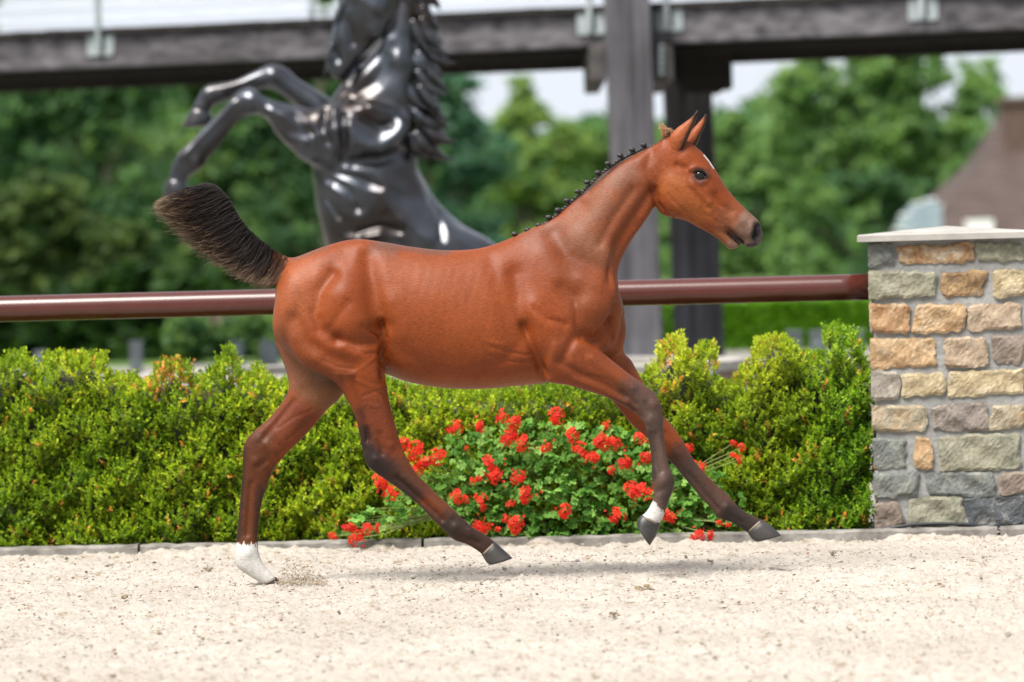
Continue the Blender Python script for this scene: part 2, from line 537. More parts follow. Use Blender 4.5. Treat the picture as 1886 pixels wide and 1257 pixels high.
# grit and small stones lying on the sand
def icos():
    p = (1 + 5 ** .5) / 2
    v = np.array([(-1, p, 0), (1, p, 0), (-1, -p, 0), (1, -p, 0), (0, -1, p), (0, 1, p), (0, -1, -p), (0, 1, -p), (p, 0, -1), (p, 0, 1), (-p, 0, -1), (-p, 0, 1)], float)
    f = np.array([(0, 11, 5), (0, 5, 1), (0, 1, 7), (0, 7, 10), (0, 10, 11), (1, 5, 9), (5, 11, 4), (11, 10, 2), (10, 7, 6), (7, 1, 8), (3, 9, 4), (3, 4, 2), (3, 2, 6), (3, 6, 8), (3, 8, 9), (4, 9, 5), (2, 4, 11), (6, 2, 10), (8, 6, 7), (9, 8, 1)])
    return v / np.linalg.norm(v[0]), f
IV, IF = icos()
def scatter_blobs(C, S, seed, flat=0.6, rough=0.3):
    r = np.random.default_rng(seed); n = len(C)
    sc = S[:, None, None] * r.uniform(1 - rough, 1 + rough, (n, 12, 1)) * np.stack([r.uniform(.7, 1.3, n), r.uniform(.7, 1.3, n), np.full(n, flat)], 1)[:, None]
    V = IV[None] * sc
    a = r.uniform(0, 6.28, n); ca, sa = np.cos(a)[:, None], np.sin(a)[:, None]
    V = np.stack([V[..., 0] * ca - V[..., 1] * sa, V[..., 0] * sa + V[..., 1] * ca, V[..., 2]], -1) + C[:, None]
    F = (IF[None] + (np.arange(n) * 12)[:, None, None]).reshape(-1, 3)
    return V.reshape(-1, 3), F
M_grit = None
def grit():
    M, t, b = newmat('grit')
    a = t.nodes.new('ShaderNodeAttribute'); a.attribute_name = 'Col'
    t.links.new(a.outputs['Color'], b.inputs['Base Color']); b.inputs['Roughness'].default_value = .85
    n = 9000
    X = RNG.uniform(-2.3, 2.3, n); U = RNG.uniform(0, 1, n) ** .9
    Y = -4.1 + (np.array([kerbY(x) for x in X]) - .02 + 4.1) * U
    S = RNG.gamma(2.0, 0.0009, n) + 0.0010
    S[:16] = RNG.uniform(.005, .008, 16)
    C = np.stack([X, Y, S * .3 + 0.004], 1)
    pal = np.array([(0.34, 0.29, 0.23), (0.40, 0.36, 0.31), (0.19, 0.14, 0.09), (0.11, 0.085, 0.065), (0.25, 0.25, 0.26), (0.26, 0.10, 0.07)])
    ci = RNG.choice(6, n, p=[.40, .30, .16, .04, .09, .01])
    V, F = scatter_blobs(C, S, 4)
    me = mesh_np('loose_grit', V, F, M, np.repeat(pal[ci], 12, 0), smooth=False)
    tag(link('loose_grit', me), 'small stones and clods scattered over the sand', 'grit', kind='stuff')
    # darker clods thrown up by hooves
    big = [(1183, 1090, 20), (1130, 1136, 12), (385, 1052, 14), (905, 1031, 9), (1534, 1022, 8), (1310, 1040, 10), (200, 1047, 10), (40, 1035, 9), (700, 1062, 9), (1500, 1125, 6)]
    Cs, Ss = [], []
    for (x, y, s) in big:
        p = grnd(x, y)
        for j in range(16):
            Cs.append((p.x + random.gauss(0, s / 1800), p.y + random.gauss(0, .03), random.uniform(.002, .012))); Ss.append(random.uniform(.3, 1) * s / 1900)
    V, F = scatter_blobs(np.array(Cs), np.array(Ss), 5)
    c = np.repeat(np.array([(0.20, .15, .10)]) * RNG.uniform(.6, 1.3, (len(Cs), 1)), 12, 0)
    me = mesh_np('sand_clods', V, F, M, c, smooth=False)
    tag(link('sand_clods', me), 'damp brown clods lying on the pale sand', 'sand clods', kind='stuff')
    # spray of sand where the white hind hoof pushes off
    n = 900
    t_ = RNG.uniform(0, 1, n)
    px = 512 + 85 * t_ + RNG.normal(0, 8, n); py = 1080 - np.abs(RNG.normal(0, 1, n)) * (6 + 16 * np.sin(np.pi * np.clip(t_ * 1.1, 0, 1))) + RNG.normal(0, 2, n)
    C = unproj(px, np.minimum(py, 1083), 0.06 + RNG.normal(0, .06, n))
    V, F = scatter_blobs(C, RNG.uniform(.0008, .0028, n), 6, 1.0)
    c = np.repeat(np.array([(0.30, .24, .17)]) * RNG.uniform(.6, 1.4, (n, 1)), 12, 0)
    me = mesh_np('sand_spray', V, F, M, c, smooth=False)
    tag(link('sand_spray', me), 'puff of sand grains kicked up behind the white hind foot', 'sand spray', kind='stuff')
grit()

# ================================================================== BRIDGE, STATUE AND DISTANCE
def wood(name, c1, c2, ax):
    st = {'x': (0.5, 6, 6), 'z': (6, 6, 0.35), 'y': (6, .5, 6)}[ax]
    M, t, b = newmat(name)
    v = coords(t, st)
    n = noise(t, 2.2, 7, v, 0.62); n2 = noise(t, 0.9, 4, coords(t), 0.6)
    r = ramp(t, n.outputs['Fac'], [(0.3, c1), (0.68, c2)])
    r2 = ramp(t, n2.outputs['Fac'], [(0.32, (0.62, 0.60, 0.60)), (0.6, (1.1, 1.1, 1.1))])
    t.links.new(mixmul(t, r.outputs[0], r2.outputs[0]), b.inputs['Base Color'])
    b.inputs['Roughness'].default_value = 0.8
    bump(t, b, n.outputs['Fac'], 0.5, 0.02)
    return M
M_wx = wood('weathered_timber_beam', (0.008, 0.007, 0.009), (0.155, 0.147, 0.165), 'x')
M_wz = wood('weathered_timber_post', (0.022, 0.021, 0.026), (0.145, 0.143, 0.165), 'z')
M_wd = wood('dark_shaded_timber', (0.006, 0.005, 0.004), (0.020, 0.015, 0.012), 'x')  # dark wood taken to near-black: shade under the deck put into its colour
M_wdy = wood('dark_timber_end', (0.05, 0.045, 0.045), (0.13, 0.12, 0.12), 'y')
M_galv = simple('galvanised_steel', (0.30, 0.34, 0.36), (0.45, 0.50, 0.52), 7, 0.45, metal=0.6, bs=0.1)

bl0 = at(0, 132, 24.0); br0 = at(1886, 53, 21.0)         # lower front edge of the near beam
zb = (bl0.z + br0.z) / 2
u = Vector((br0.x - bl0.x, br0.y - bl0.y, 0)).normalized(); v = Vector((-u.y, u.x, 0))
bridge = empty('timber_footbridge', (bl0.x, bl0.y, 0))
tag(bridge, 'weathered grey timber footbridge on tall square posts behind the rearing statue', 'footbridge')
def bpt(s, w, z): p = Vector((bl0.x, bl0.y, 0)) + u * s + v * w; return Vector((p.x, p.y, z))
def bbox(mb, s0, s1, w0, w1, z0, z1):
    mb.hexa([bpt(s0, w0, z0), bpt(s1, w0, z0), bpt(s1, w1, z0), bpt(s0, w1, z0), bpt(s0, w0, z1), bpt(s1, w0, z1), bpt(s1, w1, z1), bpt(s0, w1, z1)])
def bs_of(px, py=100):    # position along the beam seen at this pixel
    d = _F * FPX + _R * (px - W0 / 2) - _U * (py - H0 / 2)
    # intersect with the vertical plane of the near beam
    o_ = np.array(CAM) - np.array([bl0.x, bl0.y, 0]); nv = np.array(v)
    t_ = -(o_ @ nv) / (d @ nv); p = o_ + d * t_
    return float(p @ np.array(u))
S0, S1 = -10.0, (br0 - bl0).length + 10.0
mb = MB(); bbox(mb, S0, S1, 0, .16, zb, zb + .262); mb.build('beam', M_wx, bridge, bevel=.01)
mb = MB(); bbox(mb, S0, S1, 2.3, 2.46, zb - .075, zb + .22); mb.build('rear_beam', M_wd, bridge, bevel=.01)
for w_ in (.85, 1.6):
    mb = MB(); bbox(mb, S0, S1, w_, w_ + .1, zb - .01, zb + .22); mb.build('joist', M_wd, bridge)
s_ = S0
dk = None
while s_ < S1:
    mb = MB(); z_ = zb + .268 + random.uniform(-.003, .003); bbox(mb, s_, s_ + .137, -.05 + random.uniform(-.01, .01), 2.52, z_, z_ + .04)
    mb.build('deck_board', M_wd, bridge)
    s_ += .145
# posts traced from their seen edges
def post(xb, yb, xt, yt, half, Y, dep, mat, name='post'):
    cb = at(xb, 700, Y); ct = at(xt, yt, Y)
    sl_ = (ct - cb) / (ct.z - cb.z)
    b0 = cb + sl_ * (-0.1 - cb.z); t0 = ct
    h = half / (FPX / (Y + 15))
    P = [(b0.x - h, Y, b0.z), (b0.x + h, Y, b0.z), (b0.x + h, Y + dep, b0.z), (b0.x - h, Y + dep, b0.z), (t0.x - h, Y, t0.z), (t0.x + h, Y, t0.z), (t0.x + h, Y + dep, t0.z), (t0.x - h, Y + dep, t0.z)]
    mb = MB(); mb.hexa(P); return mb.build(name, mat, bridge, bevel=.015)
post(1182, 690, 1153, -60, 42, 21.75, .36, M_wz)
post(1293, 690, 1264, 95, 44, 24.35, .36, M_wz)
def pxbox(x0, y0, x1, y1, Y, dep, mat, name):
    a = at((x0 + x1) / 2, (y0 + y1) / 2, Y); s = FPX / (Y + 15)
    mb = MB(); mb.box((a.x - (x1 - x0) / 2 / s, Y, a.z - (y1 - y0) / 2 / s), (a.x + (x1 - x0) / 2 / s, Y + dep, a.z + (y1 - y0) / 2 / s))
    return mb.build(name, mat, bridge, bevel=.015)
pxbox(1086, 84, 1116, 150, 22.0, 2.9, M_wdy, 'corbel')
pxbox(1203, 82, 1240, 150, 22.0, 2.9, M_wdy, 'corbel')
# cross head on the rear post, lower corners cut
a = at(1296, 128, 24.2); s = FPX / 39.2
mb = MB(); hw, hh = 53 / s, 45 / s
prof = [(-hw, hh), (-hw, -hh * .3), (-hw * .55, -hh * .95), (hw * .6, -hh * .95), (hw * .72, -hh * .8), (hw, -hh * .8), (hw, hh)]
n_ = len(prof)
mb.add([(a.x + p[0], 24.2, a.z + p[1]) for p in prof] + [(a.x + p[0], 24.85, a.z + p[1]) for p in prof],
       [tuple(range(n_)), tuple(range(n_, 2 * n_))[::-1]] + [(i, i + n_, (i + 1) % n_ + n_, (i + 1) % n_) for i in range(n_)])
mb.build('cross_head', M_wd, bridge, bevel=.01)
mb = MB()
for q in range(5):
    p = at(1218, 86 + q * 12, 21.95); mb.tube([p, p + Vector((0, -.03, 0))], .022, 6)
mb.build('bolt', M_galv, bridge)
# galvanised rail brackets, railing posts and wires
for px_, side in ((186, 0), (1090, 0), (1232, 0), (1701, 0), (352, 1), (-330, 0)):
    s_ = bs_of(px_, 90 - px_ * .04)
    if side == 0:
        mb = MB()
        bbox(mb, s_ - .115, s_ - .035, -.014, -.002, zb + .10, zb + .255)
        bbox(mb, s_ + .035, s_ + .115, -.014, -.002, zb + .10, zb + .255)
        bbox(mb, s_ - .105, s_ + .105, -.020, -.0145, zb + .09, zb + .115)
        mb.build('bracket', M_galv, bridge)
    mb = MB(); w_ = -.06 if side == 0 else 2.4
    bbox(mb, s_ - .02, s_ + .02, w_, w_ + .035, zb + (.11 if side == 0 else .31), zb + 1.45)
    mb.build('railing_post', M_galv, bridge)
for k in range(9):
    z_ = zb + .40 + k * .115
    for w_ in (-.04, 2.42):
        mb = MB(); mb.tube([bpt(S0, w_, z_), bpt(S1, w_, z_)], .004, 5); mb.build('railing_wire', M_galv, bridge)
mb = MB(); mb.tube([bpt(S0, -.04, zb + 1.46), bpt(S1, -.04, zb + 1.46)], .025, 8); mb.build('handrail', M_galv, bridge)
# ------------------------------------------------------------------ rearing bronze horse
SS = 346.0; SY = 11.0
def build_statue():
    A = []
    A.append(loft([(742, -75, 795, -70, 24), (732, 0, 776, -10, 28), (712, 58, 772, 48, 33), (684, 104, 772, 98, 38), (640, 143, 772, 155, 43), (606, 190, 770, 212, 52),
                   (592, 235, 766, 258, 60), (574, 295, 768, 300, 66), (577, 344, 783, 335, 67), (584, 388, 806, 372, 66), (594, 430, 850, 412, 68),
                   (612, 480, 915, 452, 72), (650, 560, 985, 520, 78), (720, 640, 1012, 620, 76), (780, 700, 990, 700, 60)], dc=0, p=2.1, n=48))
    A.append(loft([(735, 215, 715, 290, 24), (700, 192, 680, 300, 36), (655, 184, 635, 306, 38), (612, 187, 592, 308, 36), (578, 201, 562, 298, 31), (547, 194, 537, 276, 27),
                   (511, 187, 509, 247, 22), (487, 178, 494, 222, 19), (463, 162, 475, 212, 20), (440, 167, 456, 214, 18), (414, 197, 436, 229, 14), (383, 229, 410, 262, 13),
                   (352, 260, 386, 291, 14), (331, 280, 376, 307, 17), (319, 300, 358, 320, 16), (313, 318, 346, 328, 13), (308, 334, 345, 340, 14)], dc=-44, n=28))
    A.append(loft([(680, 200, 660, 290, 30), (620, 186, 600, 245, 28), (578, 163, 562, 212, 23), (547, 144, 541, 192, 20), (526, 125, 524, 179, 18), (500, 118, 502, 165, 18),
                   (470, 131, 481, 165, 15), (433, 148, 448, 173, 13), (402, 154, 420, 185, 14), (377, 160, 398, 194, 15), (364, 180, 392, 197, 13), (354, 197, 389, 207, 14)], dc=46, n=28))
    A.append(loft([(700, -110, 775, -60, 28), (655, -72, 748, -8, 33), (632, -22, 735, 28, 36), (619, 30, 698, 72, 31), (610, 74, 668, 106, 26), (602, 104, 652, 131, 24), (606, 128, 636, 146, 18)], dc=-6, n=28))
    for s in (-1, 1):
        A.append(loft([(860, 480, 1000, 560, 40), (800, 560, 960, 640, 44), (760, 640, 900, 690, 36), (745, 700, 850, 715, 26), (775, 742, 850, 730, 20), (815, 768, 862, 760, 15), (812, 800, 852, 796, 15), (800, 822, 850, 820, 19)], dc=s * 48, n=24))
    # ears
    V, F = remesh(A, 3.0)
    x, y, d = V[:, 0], -V[:, 2], V[:, 1]
    w = 0.25 + 0.75 * np.clip(1.3 - poly_dist(x, y, [(720, 200), (660, 240), (600, 250)]) / 70, 0, 1)
    V = smooth_mesh(V, F, 3, taubin=True)
    V = smooth_mesh(V, F, 9, w)
    S = [([(640, 232), (655, 262), (700, 272), (735, 245), (748, 215)], 13, 9, 'n'), ([(650, 300), (700, 297), (745, 280)], 10, -6, 'n'),
         ([(633, 215), (636, 250), (632, 300)], 6, -8, 'n'), ([(600, 200), (594, 240), (604, 262)], 7, -7, 'n'), ([(615, 205), (618, 260)], 7, 6, 'n'),
         ([(668, 215), (700, 235), (720, 228)], 7, -8, 'n'), ([(680, 200), (720, 205)], 10, 7, 'n'), ([(540, 215), (580, 255), (600, 290)], 7, -6, 'n'), ([(500, 205), (560, 232)], 9, 5, 'n'),
         ([(603, 330), (640, 350), (660, 385)], 6, -5, 'n'), ([(612, 318), (660, 330), (700, 345)], 6, -6, 'n'), ([(615, 345), (650, 372)], 7, 4, 'n'),
         ([(600, 365), (625, 400)], 6, -5, 'n'), ([(660, 430), (700, 418), (740, 425)], 6, -6, 'n'), ([(640, 440), (700, 432)], 8, 5, 'n'), ([(700, 350), (712, 380), (745, 410), (790, 440)], 16, 7, 'n'),
         ([(780, 310), (800, 370), (850, 410)], 10, -5, 'n'), ([(810, 390), (812, 440)], 7, -6, 'n'), ([(720, 90), (690, 150), (650, 175)], 14, -6, 'n'), ([(690, 60), (740, 120), (740, 180)], 16, 5, 'n'),
         ([(660, 120), (640, 160), (610, 190)], 8, -6, 'n'), ([(640, 40), (650, 80)], 8, -7, 'n'), ([(668, 0), (700, 20)], 12, 6, 'n'), ([(615, 95), (622, 110)], 6, -8, 'n'),
         ([(462, 185)], 14, 4, 'n'), ([(450, 215), (400, 265), (370, 300)], 5, -4, 'n'), ([(430, 190), (370, 250), (335, 290)], 6, 3, 'n'), ([(366, 300)], 8, 4, 'n'),
         ([(502, 140)], 12, 4, 'n'), ([(470, 155), (420, 172)], 5, -3, 'n'), ([(620, 240), (560, 262), (530, 255)], 9, 4, 'n')]
    S = [(a, b, c * 1.35, d) for a, b, c, d in S]
    V = sculpt(V, F, S, 60)
    N_ = vnormals(V, F); x, y, d = V[:, 0], -V[:, 2], V[:, 1]
    V = V + N_ * (1.6 * np.sin(x / 13 + 2 * np.sin(y / 21)) * np.cos(y / 17 + d / 15) * np.clip(1.3 - poly_dist(x, y, [(700, 60), (700, 420), (900, 560)]) / 110, 0, 1))[:, None]
    V = smooth_mesh(V, F, 4)
    root_p = at(820, 820, SY); root_p.z = 0
    st = empty('horse_statue', root_p)
    tag(st, 'large dark bronze statue of a rearing horse in front of the footbridge', 'statue')
    link('body', mesh_np('body', to_world(V, SY, SS), F, M_bronze), st)
    for dc_, rb in ((-44, [(310, 330, 344, 339, 14), (304, 344, 346, 349, 17), (300, 362, 343, 364, 18)]), (46, [(353, 200, 389, 209, 14), (345, 214, 392, 219, 17), (335, 232, 388, 231, 18)]),
                    (-48, [(800, 806, 852, 806, 19), (792, 824, 860, 824, 23)]), (48, [(800, 806, 852, 806, 19), (792, 824, 860, 824, 23)])):
        v_, f_, t_ = loft(rb, dc=dc_, capa=.2, capb=.15, n=24)
        link('hoof', mesh_np('hoof', to_world(v_, SY, SS), [f_, t_], M_bronze), st)
    for s in (-1, 1):
        v_, f_, t_ = loft([(690, -95, 715, -85, 9), (676, -118, 700, -110, 9), (668, -140, 684, -136, 6), (664, -158, 668, -157, 2)], dc=s * 20, n=16)
        link('ear', mesh_np('ear', to_world(v_, SY, SS), [f_, t_], M_bronze), st)
        v_, f_, t_ = loft([(652, -12, 660, -12, 4), (652, -4, 660, -4, 4)], dc=s * 33, n=12)
        link('eye', mesh_np('eye', to_world(v_, SY, SS), [f_, t_], M_bronze), st)
    rr = random.Random(5)
    # mane: flame shaped locks falling from the crest, and a forelock over the face
    def lock(x, y, ang, L, w, dc, curl):
        P = []; n = 7
        for i in range(n):
            t = i / (n - 1)
            a_ = ang + curl * t * t
            if i: x += math.cos(a_) * L / (n - 1); y += math.sin(a_) * L / (n - 1)
            ww = w * (0.75 + .5 * t if t < .4 else (1 - t) / .6 * .95 + .05)
            nx, ny = -math.sin(a_), math.cos(a_)
            P.append((x - nx * ww, y - ny * ww, x + nx * ww, y + ny * ww, max(ww * .8, .6), dc + t * (-6 if dc < 0 else 6)))
        v_, f_, t_ = loft(P, n=12, step=7)
        link('mane_lock', mesh_np('mane_lock', to_world(v_, SY, SS), [f_, t_], M_bronze), st)
    for i in range(38):
        y = -80 + i * 9.2
        for c in range(2):
            x = 752 + min(12, max(0, (y - 150) / 10)) + rr.uniform(-6, 10) + c * 20
            lock(x, y + rr.uniform(-4, 4), math.radians(rr.uniform(46, 80) - c * 8), rr.uniform(40, 72), rr.uniform(8.5, 14), rr.uniform(-36, 30), math.radians(rr.uniform(-70, -5)))
    for i in range(13):
        lock(640 - i * 2.2 + rr.uniform(-5, 5), -40 + i * 11, math.radians(100 + rr.uniform(-8, 12)), rr.uniform(38, 55), 6, rr.uniform(-30, 20), math.radians(rr.uniform(-10, 35)))
    return root_p
sp = build_statue()
M_plinth = simple('plinth_stone', (0.25, .23, .21), (0.4, .38, .35), 5, .9)
# round stone basin whose pale rim shows over the hedge
M_rim = simple('pale_stone_rim', (0.30, 0.28, 0.25), (0.40, 0.38, 0.35), 5, .85)
M_basin = simple('pinkish_brick_wall', (0.20, 0.13, 0.11), (0.33, 0.25, 0.22), 8, .9)
c0 = at(812, 690, 10.8)
ring = empty('basin_wall', (c0.x, 10.8, 0)); tag(ring, 'low curved wall with pale stone rim around the statue', 'low wall')
rx, ry = 1.30, 1.30
def ringseg(name, mat, r0, r1, z0, z1, a0, a1, nn):
    mb = MB(); V = []
    for i in range(nn + 1):
        a = a0 + (a1 - a0) * i / nn
        for (r, z) in ((r0, z0), (r1, z0), (r1, z1), (r0, z1)):
            V.append((c0.x + math.cos(a) * (rx + r), 10.8 + math.sin(a) * (ry + r), z))
    F = []
    for i in range(nn):
        for j in range(4):
            k = (j + 1) % 4; F.append((i * 4 + j, i * 4 + k, (i + 1) * 4 + k, (i + 1) * 4 + j))
    F.append((3, 2, 1, 0)); F.append(tuple(nn * 4 + j for j in range(4)))
    mb.add(V, F); return mb.build(name, mat, ring)
zr = at(812, 688, 9.2).z
ringseg('wall', M_basin, .04, .26, -.05, zr - .05, 0, 2 * math.pi, 48)
for k in range(18):
    ringseg('rim_stone', M_rim, 0, .30, zr - .048, zr, 2 * math.pi * k / 18 + .004, 2 * math.pi * (k + 1) / 18 - .004, 4)
mb = MB(); mb.box((sp.x - .5, SY - .4, -.02), (sp.x + .5, SY + .4, .02)); mb.build('pavement_slab', M_plinth, ring)
# ------------------------------------------------------------------ trees, far hedge, posts, house
def leaf_cloud(C, size, cols, seed, up=0.3):
    """one quad leaf spray per centre"""
    r = np.random.default_rng(seed); n = len(C)
    N = r.standard_normal((n, 3)); N[:, 2] = np.abs(N[:, 2]) + up; N /= np.linalg.norm(N, axis=1)[:, None]
    T = np.cross(N, r.standard_normal((n, 3))); T /= np.linalg.norm(T, axis=1)[:, None]
    B = np.cross(N, T); s = (size * r.uniform(.6, 1.3, n))[:, None]
    V = np.stack([C - T * s, C + B * s * .6 + N * s * .15, C + T * s, C - B * s * .6 + N * s * .15], 1).reshape(-1, 3)
    F = np.arange(4 * n).reshape(-1, 4)
    return V, F, np.repeat(cols, 4, 0)

def tree(blobs, Y, trunk_px, label, base_col, tip_col, seed, dens=1.0, group='trees beyond the lawn', trunk_r=.16, leaf=0.15, cat='tree', name='tree', ry=None, gap=0.0):
    """blobs: list of (px, py, r_px) giving the crown's masses in the photograph plane at distance Y"""
    s = FPX / (Y + 15); r = np.random.default_rng(seed)
    base = at(trunk_px, 600, Y); base.z = -0.05
    root = empty(name, tuple(base)); tag(root, label, cat, group)
    mb = MB(); bc = [at(b[0], b[1], Y) for b in blobs]
    top = max(bc, key=lambda q: q.z)
    fork = Vector((base.x, base.y, max(.4, min(q.z for q in bc) * .6)))
    mb.tube([base, base.lerp(fork, .5) + Vector((.05, 0, 0)), fork], [trunk_r * 1.3, trunk_r, trunk_r * .85], 8)
    for q in bc[:14]:
        md = fork.lerp(q, .5) + Vector((r.uniform(-.2, .2), 0, .15))
        mb.tube([fork, md, q], [trunk_r * .5, trunk_r * .3, trunk_r * .1], 5, cap=False)
    mb.build('trunk', M_bark, root, smooth=True)
    Cs, Ks = [], []
    for (bx, by, br), q in zip(blobs, bc):
        R = br / s; yoff = r.uniform(-.6, .6) * R
        nc = int(16 * dens + 6)
        for _ in range(nc):   # sub clumps near the surface of the mass
            dv = r.standard_normal(3); dv /= np.linalg.norm(dv); rr_ = R * r.uniform(.35, .95)
            c = np.array(q) + np.array([0, yoff, 0]) + dv * rr_ * np.array([1, .9, .85])
            if r.uniform() < gap: continue
            k = int(34 * dens); cr = R * r.uniform(.16, .32)
            pts = c + r.standard_normal((k, 3)) * cr * np.array([.6, .6, .42])
            Cs.append(pts)
            v_ = r.uniform(0, 1) ** 1.3
            kk = np.clip(v_ + r.normal(0, .16, k), 0, 1)[:, None]
            Ks.append(np.array(base_col) * (1 - kk) + np.array(tip_col) * kk)
    C = np.concatenate(Cs); K = np.concatenate(Ks)
    V, F, cc = leaf_cloud(C, leaf * np.ones(len(C)), K, seed)
    o = link('crown', mesh_np('crown', V, F, M_tree, cc, smooth=False), root)
    o['kind'] = 'stuff'
    return root

DG, MG, LG, YG = (0.055, 0.125, 0.065), (0.13, 0.24, 0.095), (0.22, 0.34, 0.125), (0.32, 0.42, 0.13)  # distance haze put into these leaf greens: paler, cooler, less contrast
def blobline(pts, r0, r1, n, seed):
    r = random.Random(seed); out = []
    for _ in range(n):
        a, b = r.choice(pts); out.append((a + r.uniform(-r0, r0) * .5, b + r.uniform(-r0, r0) * .5, r.uniform(r0 * .7, r1)))
    return out
def region(x0, x1, y0, y1, r0, r1, n, seed, topf=None):
    r = random.Random(seed); out = []
    for _ in range(n):
        x = r.uniform(x0, x1); rad = r.uniform(r0, r1)
        tp = topf(x) if topf else y0
        out.append((x, r.uniform(tp + rad, max(y1, tp + rad + 1)), rad))
    return out
def peak(cx, w, top, base, pw=2):
    return lambda x: top + (base - top) * min(1, abs(x - cx) / w) ** pw

tree(region(-220, 90, 60, 560, 50, 80, 36, 1, peak(-80, 220, 50, 90)), 150, -80, 'dark tree at the far left edge under the footbridge', DG, MG, 1)
tree(region(-30, 270, 40, 500, 45, 80, 44, 2, peak(150, 260, 40, 90)), 140, 140, 'tall deep green tree behind the pale bush, its top hidden by the bridge beam', DG, MG, 2)
tree(region(190, 480, 60, 560, 40, 75, 66, 3, peak(350, 240, 60, 120)), 155, 345, 'dark green tree seen behind the hooves of the bronze horse', DG, LG, 3)
tree(region(420, 720, 60, 580, 45, 80, 40, 4, peak(570, 240, 50, 120)), 145, 560, 'dense dark tree behind the forelegs and chest of the statue', DG, MG, 4)
tree(region(640, 890, 100, 580, 40, 70, 38, 5, peak(800, 200, 95, 150)), 150, 790, 'bluish green tree just behind the mane of the statue', (0.05, .13, .095), (0.13, .26, .17), 5)
tree([(962, 170, 34), (955, 205, 38), (985, 215, 36), (935, 230, 36)] + region(900, 1080, 200, 560, 28, 55, 44, 6, peak(962, 110, 150, 245, 1.2)), 160, 970, 'pointed light green tree between the statue and the grey post', MG, YG, 6, leaf=.12)
tree(region(1040, 1250, 200, 580, 36, 60, 30, 7, peak(1130, 150, 195, 230)), 165, 1160, 'light green tree standing directly behind the tall post', MG, LG, 7)
tree(region(1230, 1450, 180, 580, 36, 60, 34, 8, peak(1340, 140, 175, 190)), 150, 1370, 'mid green tree just to the side of the rear post', MG, LG, 8)
tree(region(1420, 1800, 40, 520, 40, 75, 66, 9, peak(1620, 250, 20, 150)), 140, 1600, 'broad tall tree with sky showing through its crown', MG, LG, 9, gap=.34)
tree(region(1560, 1720, 330, 560, 35, 60, 18, 10, peak(1640, 130, 260, 330)), 120, 1640, 'dark rounded tree in front of the broad tall tree, near the brown roof', DG, MG, 10)
tree(region(1780, 2080, 230, 520, 40, 70, 18, 12, peak(1930, 240, 165, 240)), 200, 1930, 'tree rising behind the chimney of the brown roofed house', DG, LG, 12)
tree(region(-60, 250, 320, 600, 45, 70, 34, 13, peak(60, 230, 285, 440)), 60, 80, 'large pale olive green bush in front of the dark trees', (0.05, .09, .032), (0.14, .20, .075), 13, leaf=.09, cat='bush', name='bush', group='bushes behind the rail', trunk_r=.06)
tree(region(330, 490, 570, 650, 25, 38, 22, 14, peak(410, 110, 550, 590)), 36, 405, 'small bright green bush below the brown rail near the tail', DG, LG, 14, leaf=.07, cat='bush', name='bush', group='bushes behind the rail', trunk_r=.04)
tree(region(200, 520, 480, 665, 30, 50, 44, 15, peak(340, 260, 470, 520)), 38.5, 300, 'dark green bush low under the trees, behind the pale posts', (0.014, .04, .012), (.05, .11, .025), 15, leaf=.1, cat='bush', name='bush', group='bushes behind the rail', trunk_r=.05)
tree([(598, 14, 12), (602, 0, 14), (596, -16, 16), (604, -40, 26)], 120, 600, 'thin tree whose tip pokes above the bridge deck beside the statue', MG, LG, 16, leaf=.1, trunk_r=.05)
tree([(-22, 0, 22), (-30, -30, 40), (-50, 40, 40)], 120, -60, 'leafy tree reaching into the top corner above the bridge', MG, LG, 17, leaf=.1, trunk_r=.1)

for (x0, x1, sd, lab) in ((-240, 250, 21, 'dark green shrubs at the far left behind the hedge, below the pale olive bush'), (500, 800, 22, 'dark green shrubs seen between the hind legs and tail of the foal'),
                          (780, 1010, 23, 'dark green shrubs hidden behind the belly of the foal'), (990, 1240, 24, 'dark green shrubs directly behind the foot of the tall post')):
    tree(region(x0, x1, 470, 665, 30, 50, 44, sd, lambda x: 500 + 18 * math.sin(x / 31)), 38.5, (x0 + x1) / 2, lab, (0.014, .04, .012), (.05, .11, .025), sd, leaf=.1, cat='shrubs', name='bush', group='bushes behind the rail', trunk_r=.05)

# far wood closing the view
def far_wood():
    r = np.random.default_rng(3); n = 76000
    px = np.concatenate([r.uniform(-1200, 3100, 34000), r.uniform(-7000, -1200, 21000), r.uniform(3100, 8900, 21000)]); top = np.where(px < 850, 150, 215) + 20 * np.sin(px / 130) + 14 * np.sin(px / 47)
    py = top + (640 - top) * r.uniform(0, 1, n) ** .8
    Y = r.uniform(205, 235, n); C = unproj(px, py, Y)
    kk = (0.5 + 0.5 * np.sin(px / 60 + py / 40) * np.cos(py / 33 - px / 90))[:, None] * r.uniform(.6, 1.1, (n, 1))
    K = np.array(DG) * (1 - kk) + np.array(MG) * kk
    V, F, cc = leaf_cloud(C, .75 * np.ones(n), K, 3, 0)
    tag(link('far_wood', mesh_np('far_wood', V, F, M_tree, cc, smooth=False)), 'distant wood closing the view behind the trees', 'wood', kind='stuff')
    mb = MB()
    for k in range(60):
        x = at(-1100 + k * 70 + random.uniform(-20, 20), 600, 236).x
        h = random.uniform(3.4, 4.8)
        mb.add(*blob_solid((x, 240, h * .45), (1.6, 2.5, h * .55)))
    o = mb.build('far_thicket', M_core); tag(o, 'dark mass of undergrowth at the foot of the distant wood', 'undergrowth', kind='stuff')
def blob_solid(c, r):
    V = [(c[0] + v[0] * r[0] * random.uniform(.85, 1.1), c[1] + v[1] * r[1], c[2] + v[2] * r[2]) for v in IV]
    return V, [tuple(f) for f in IF]
far_wood()
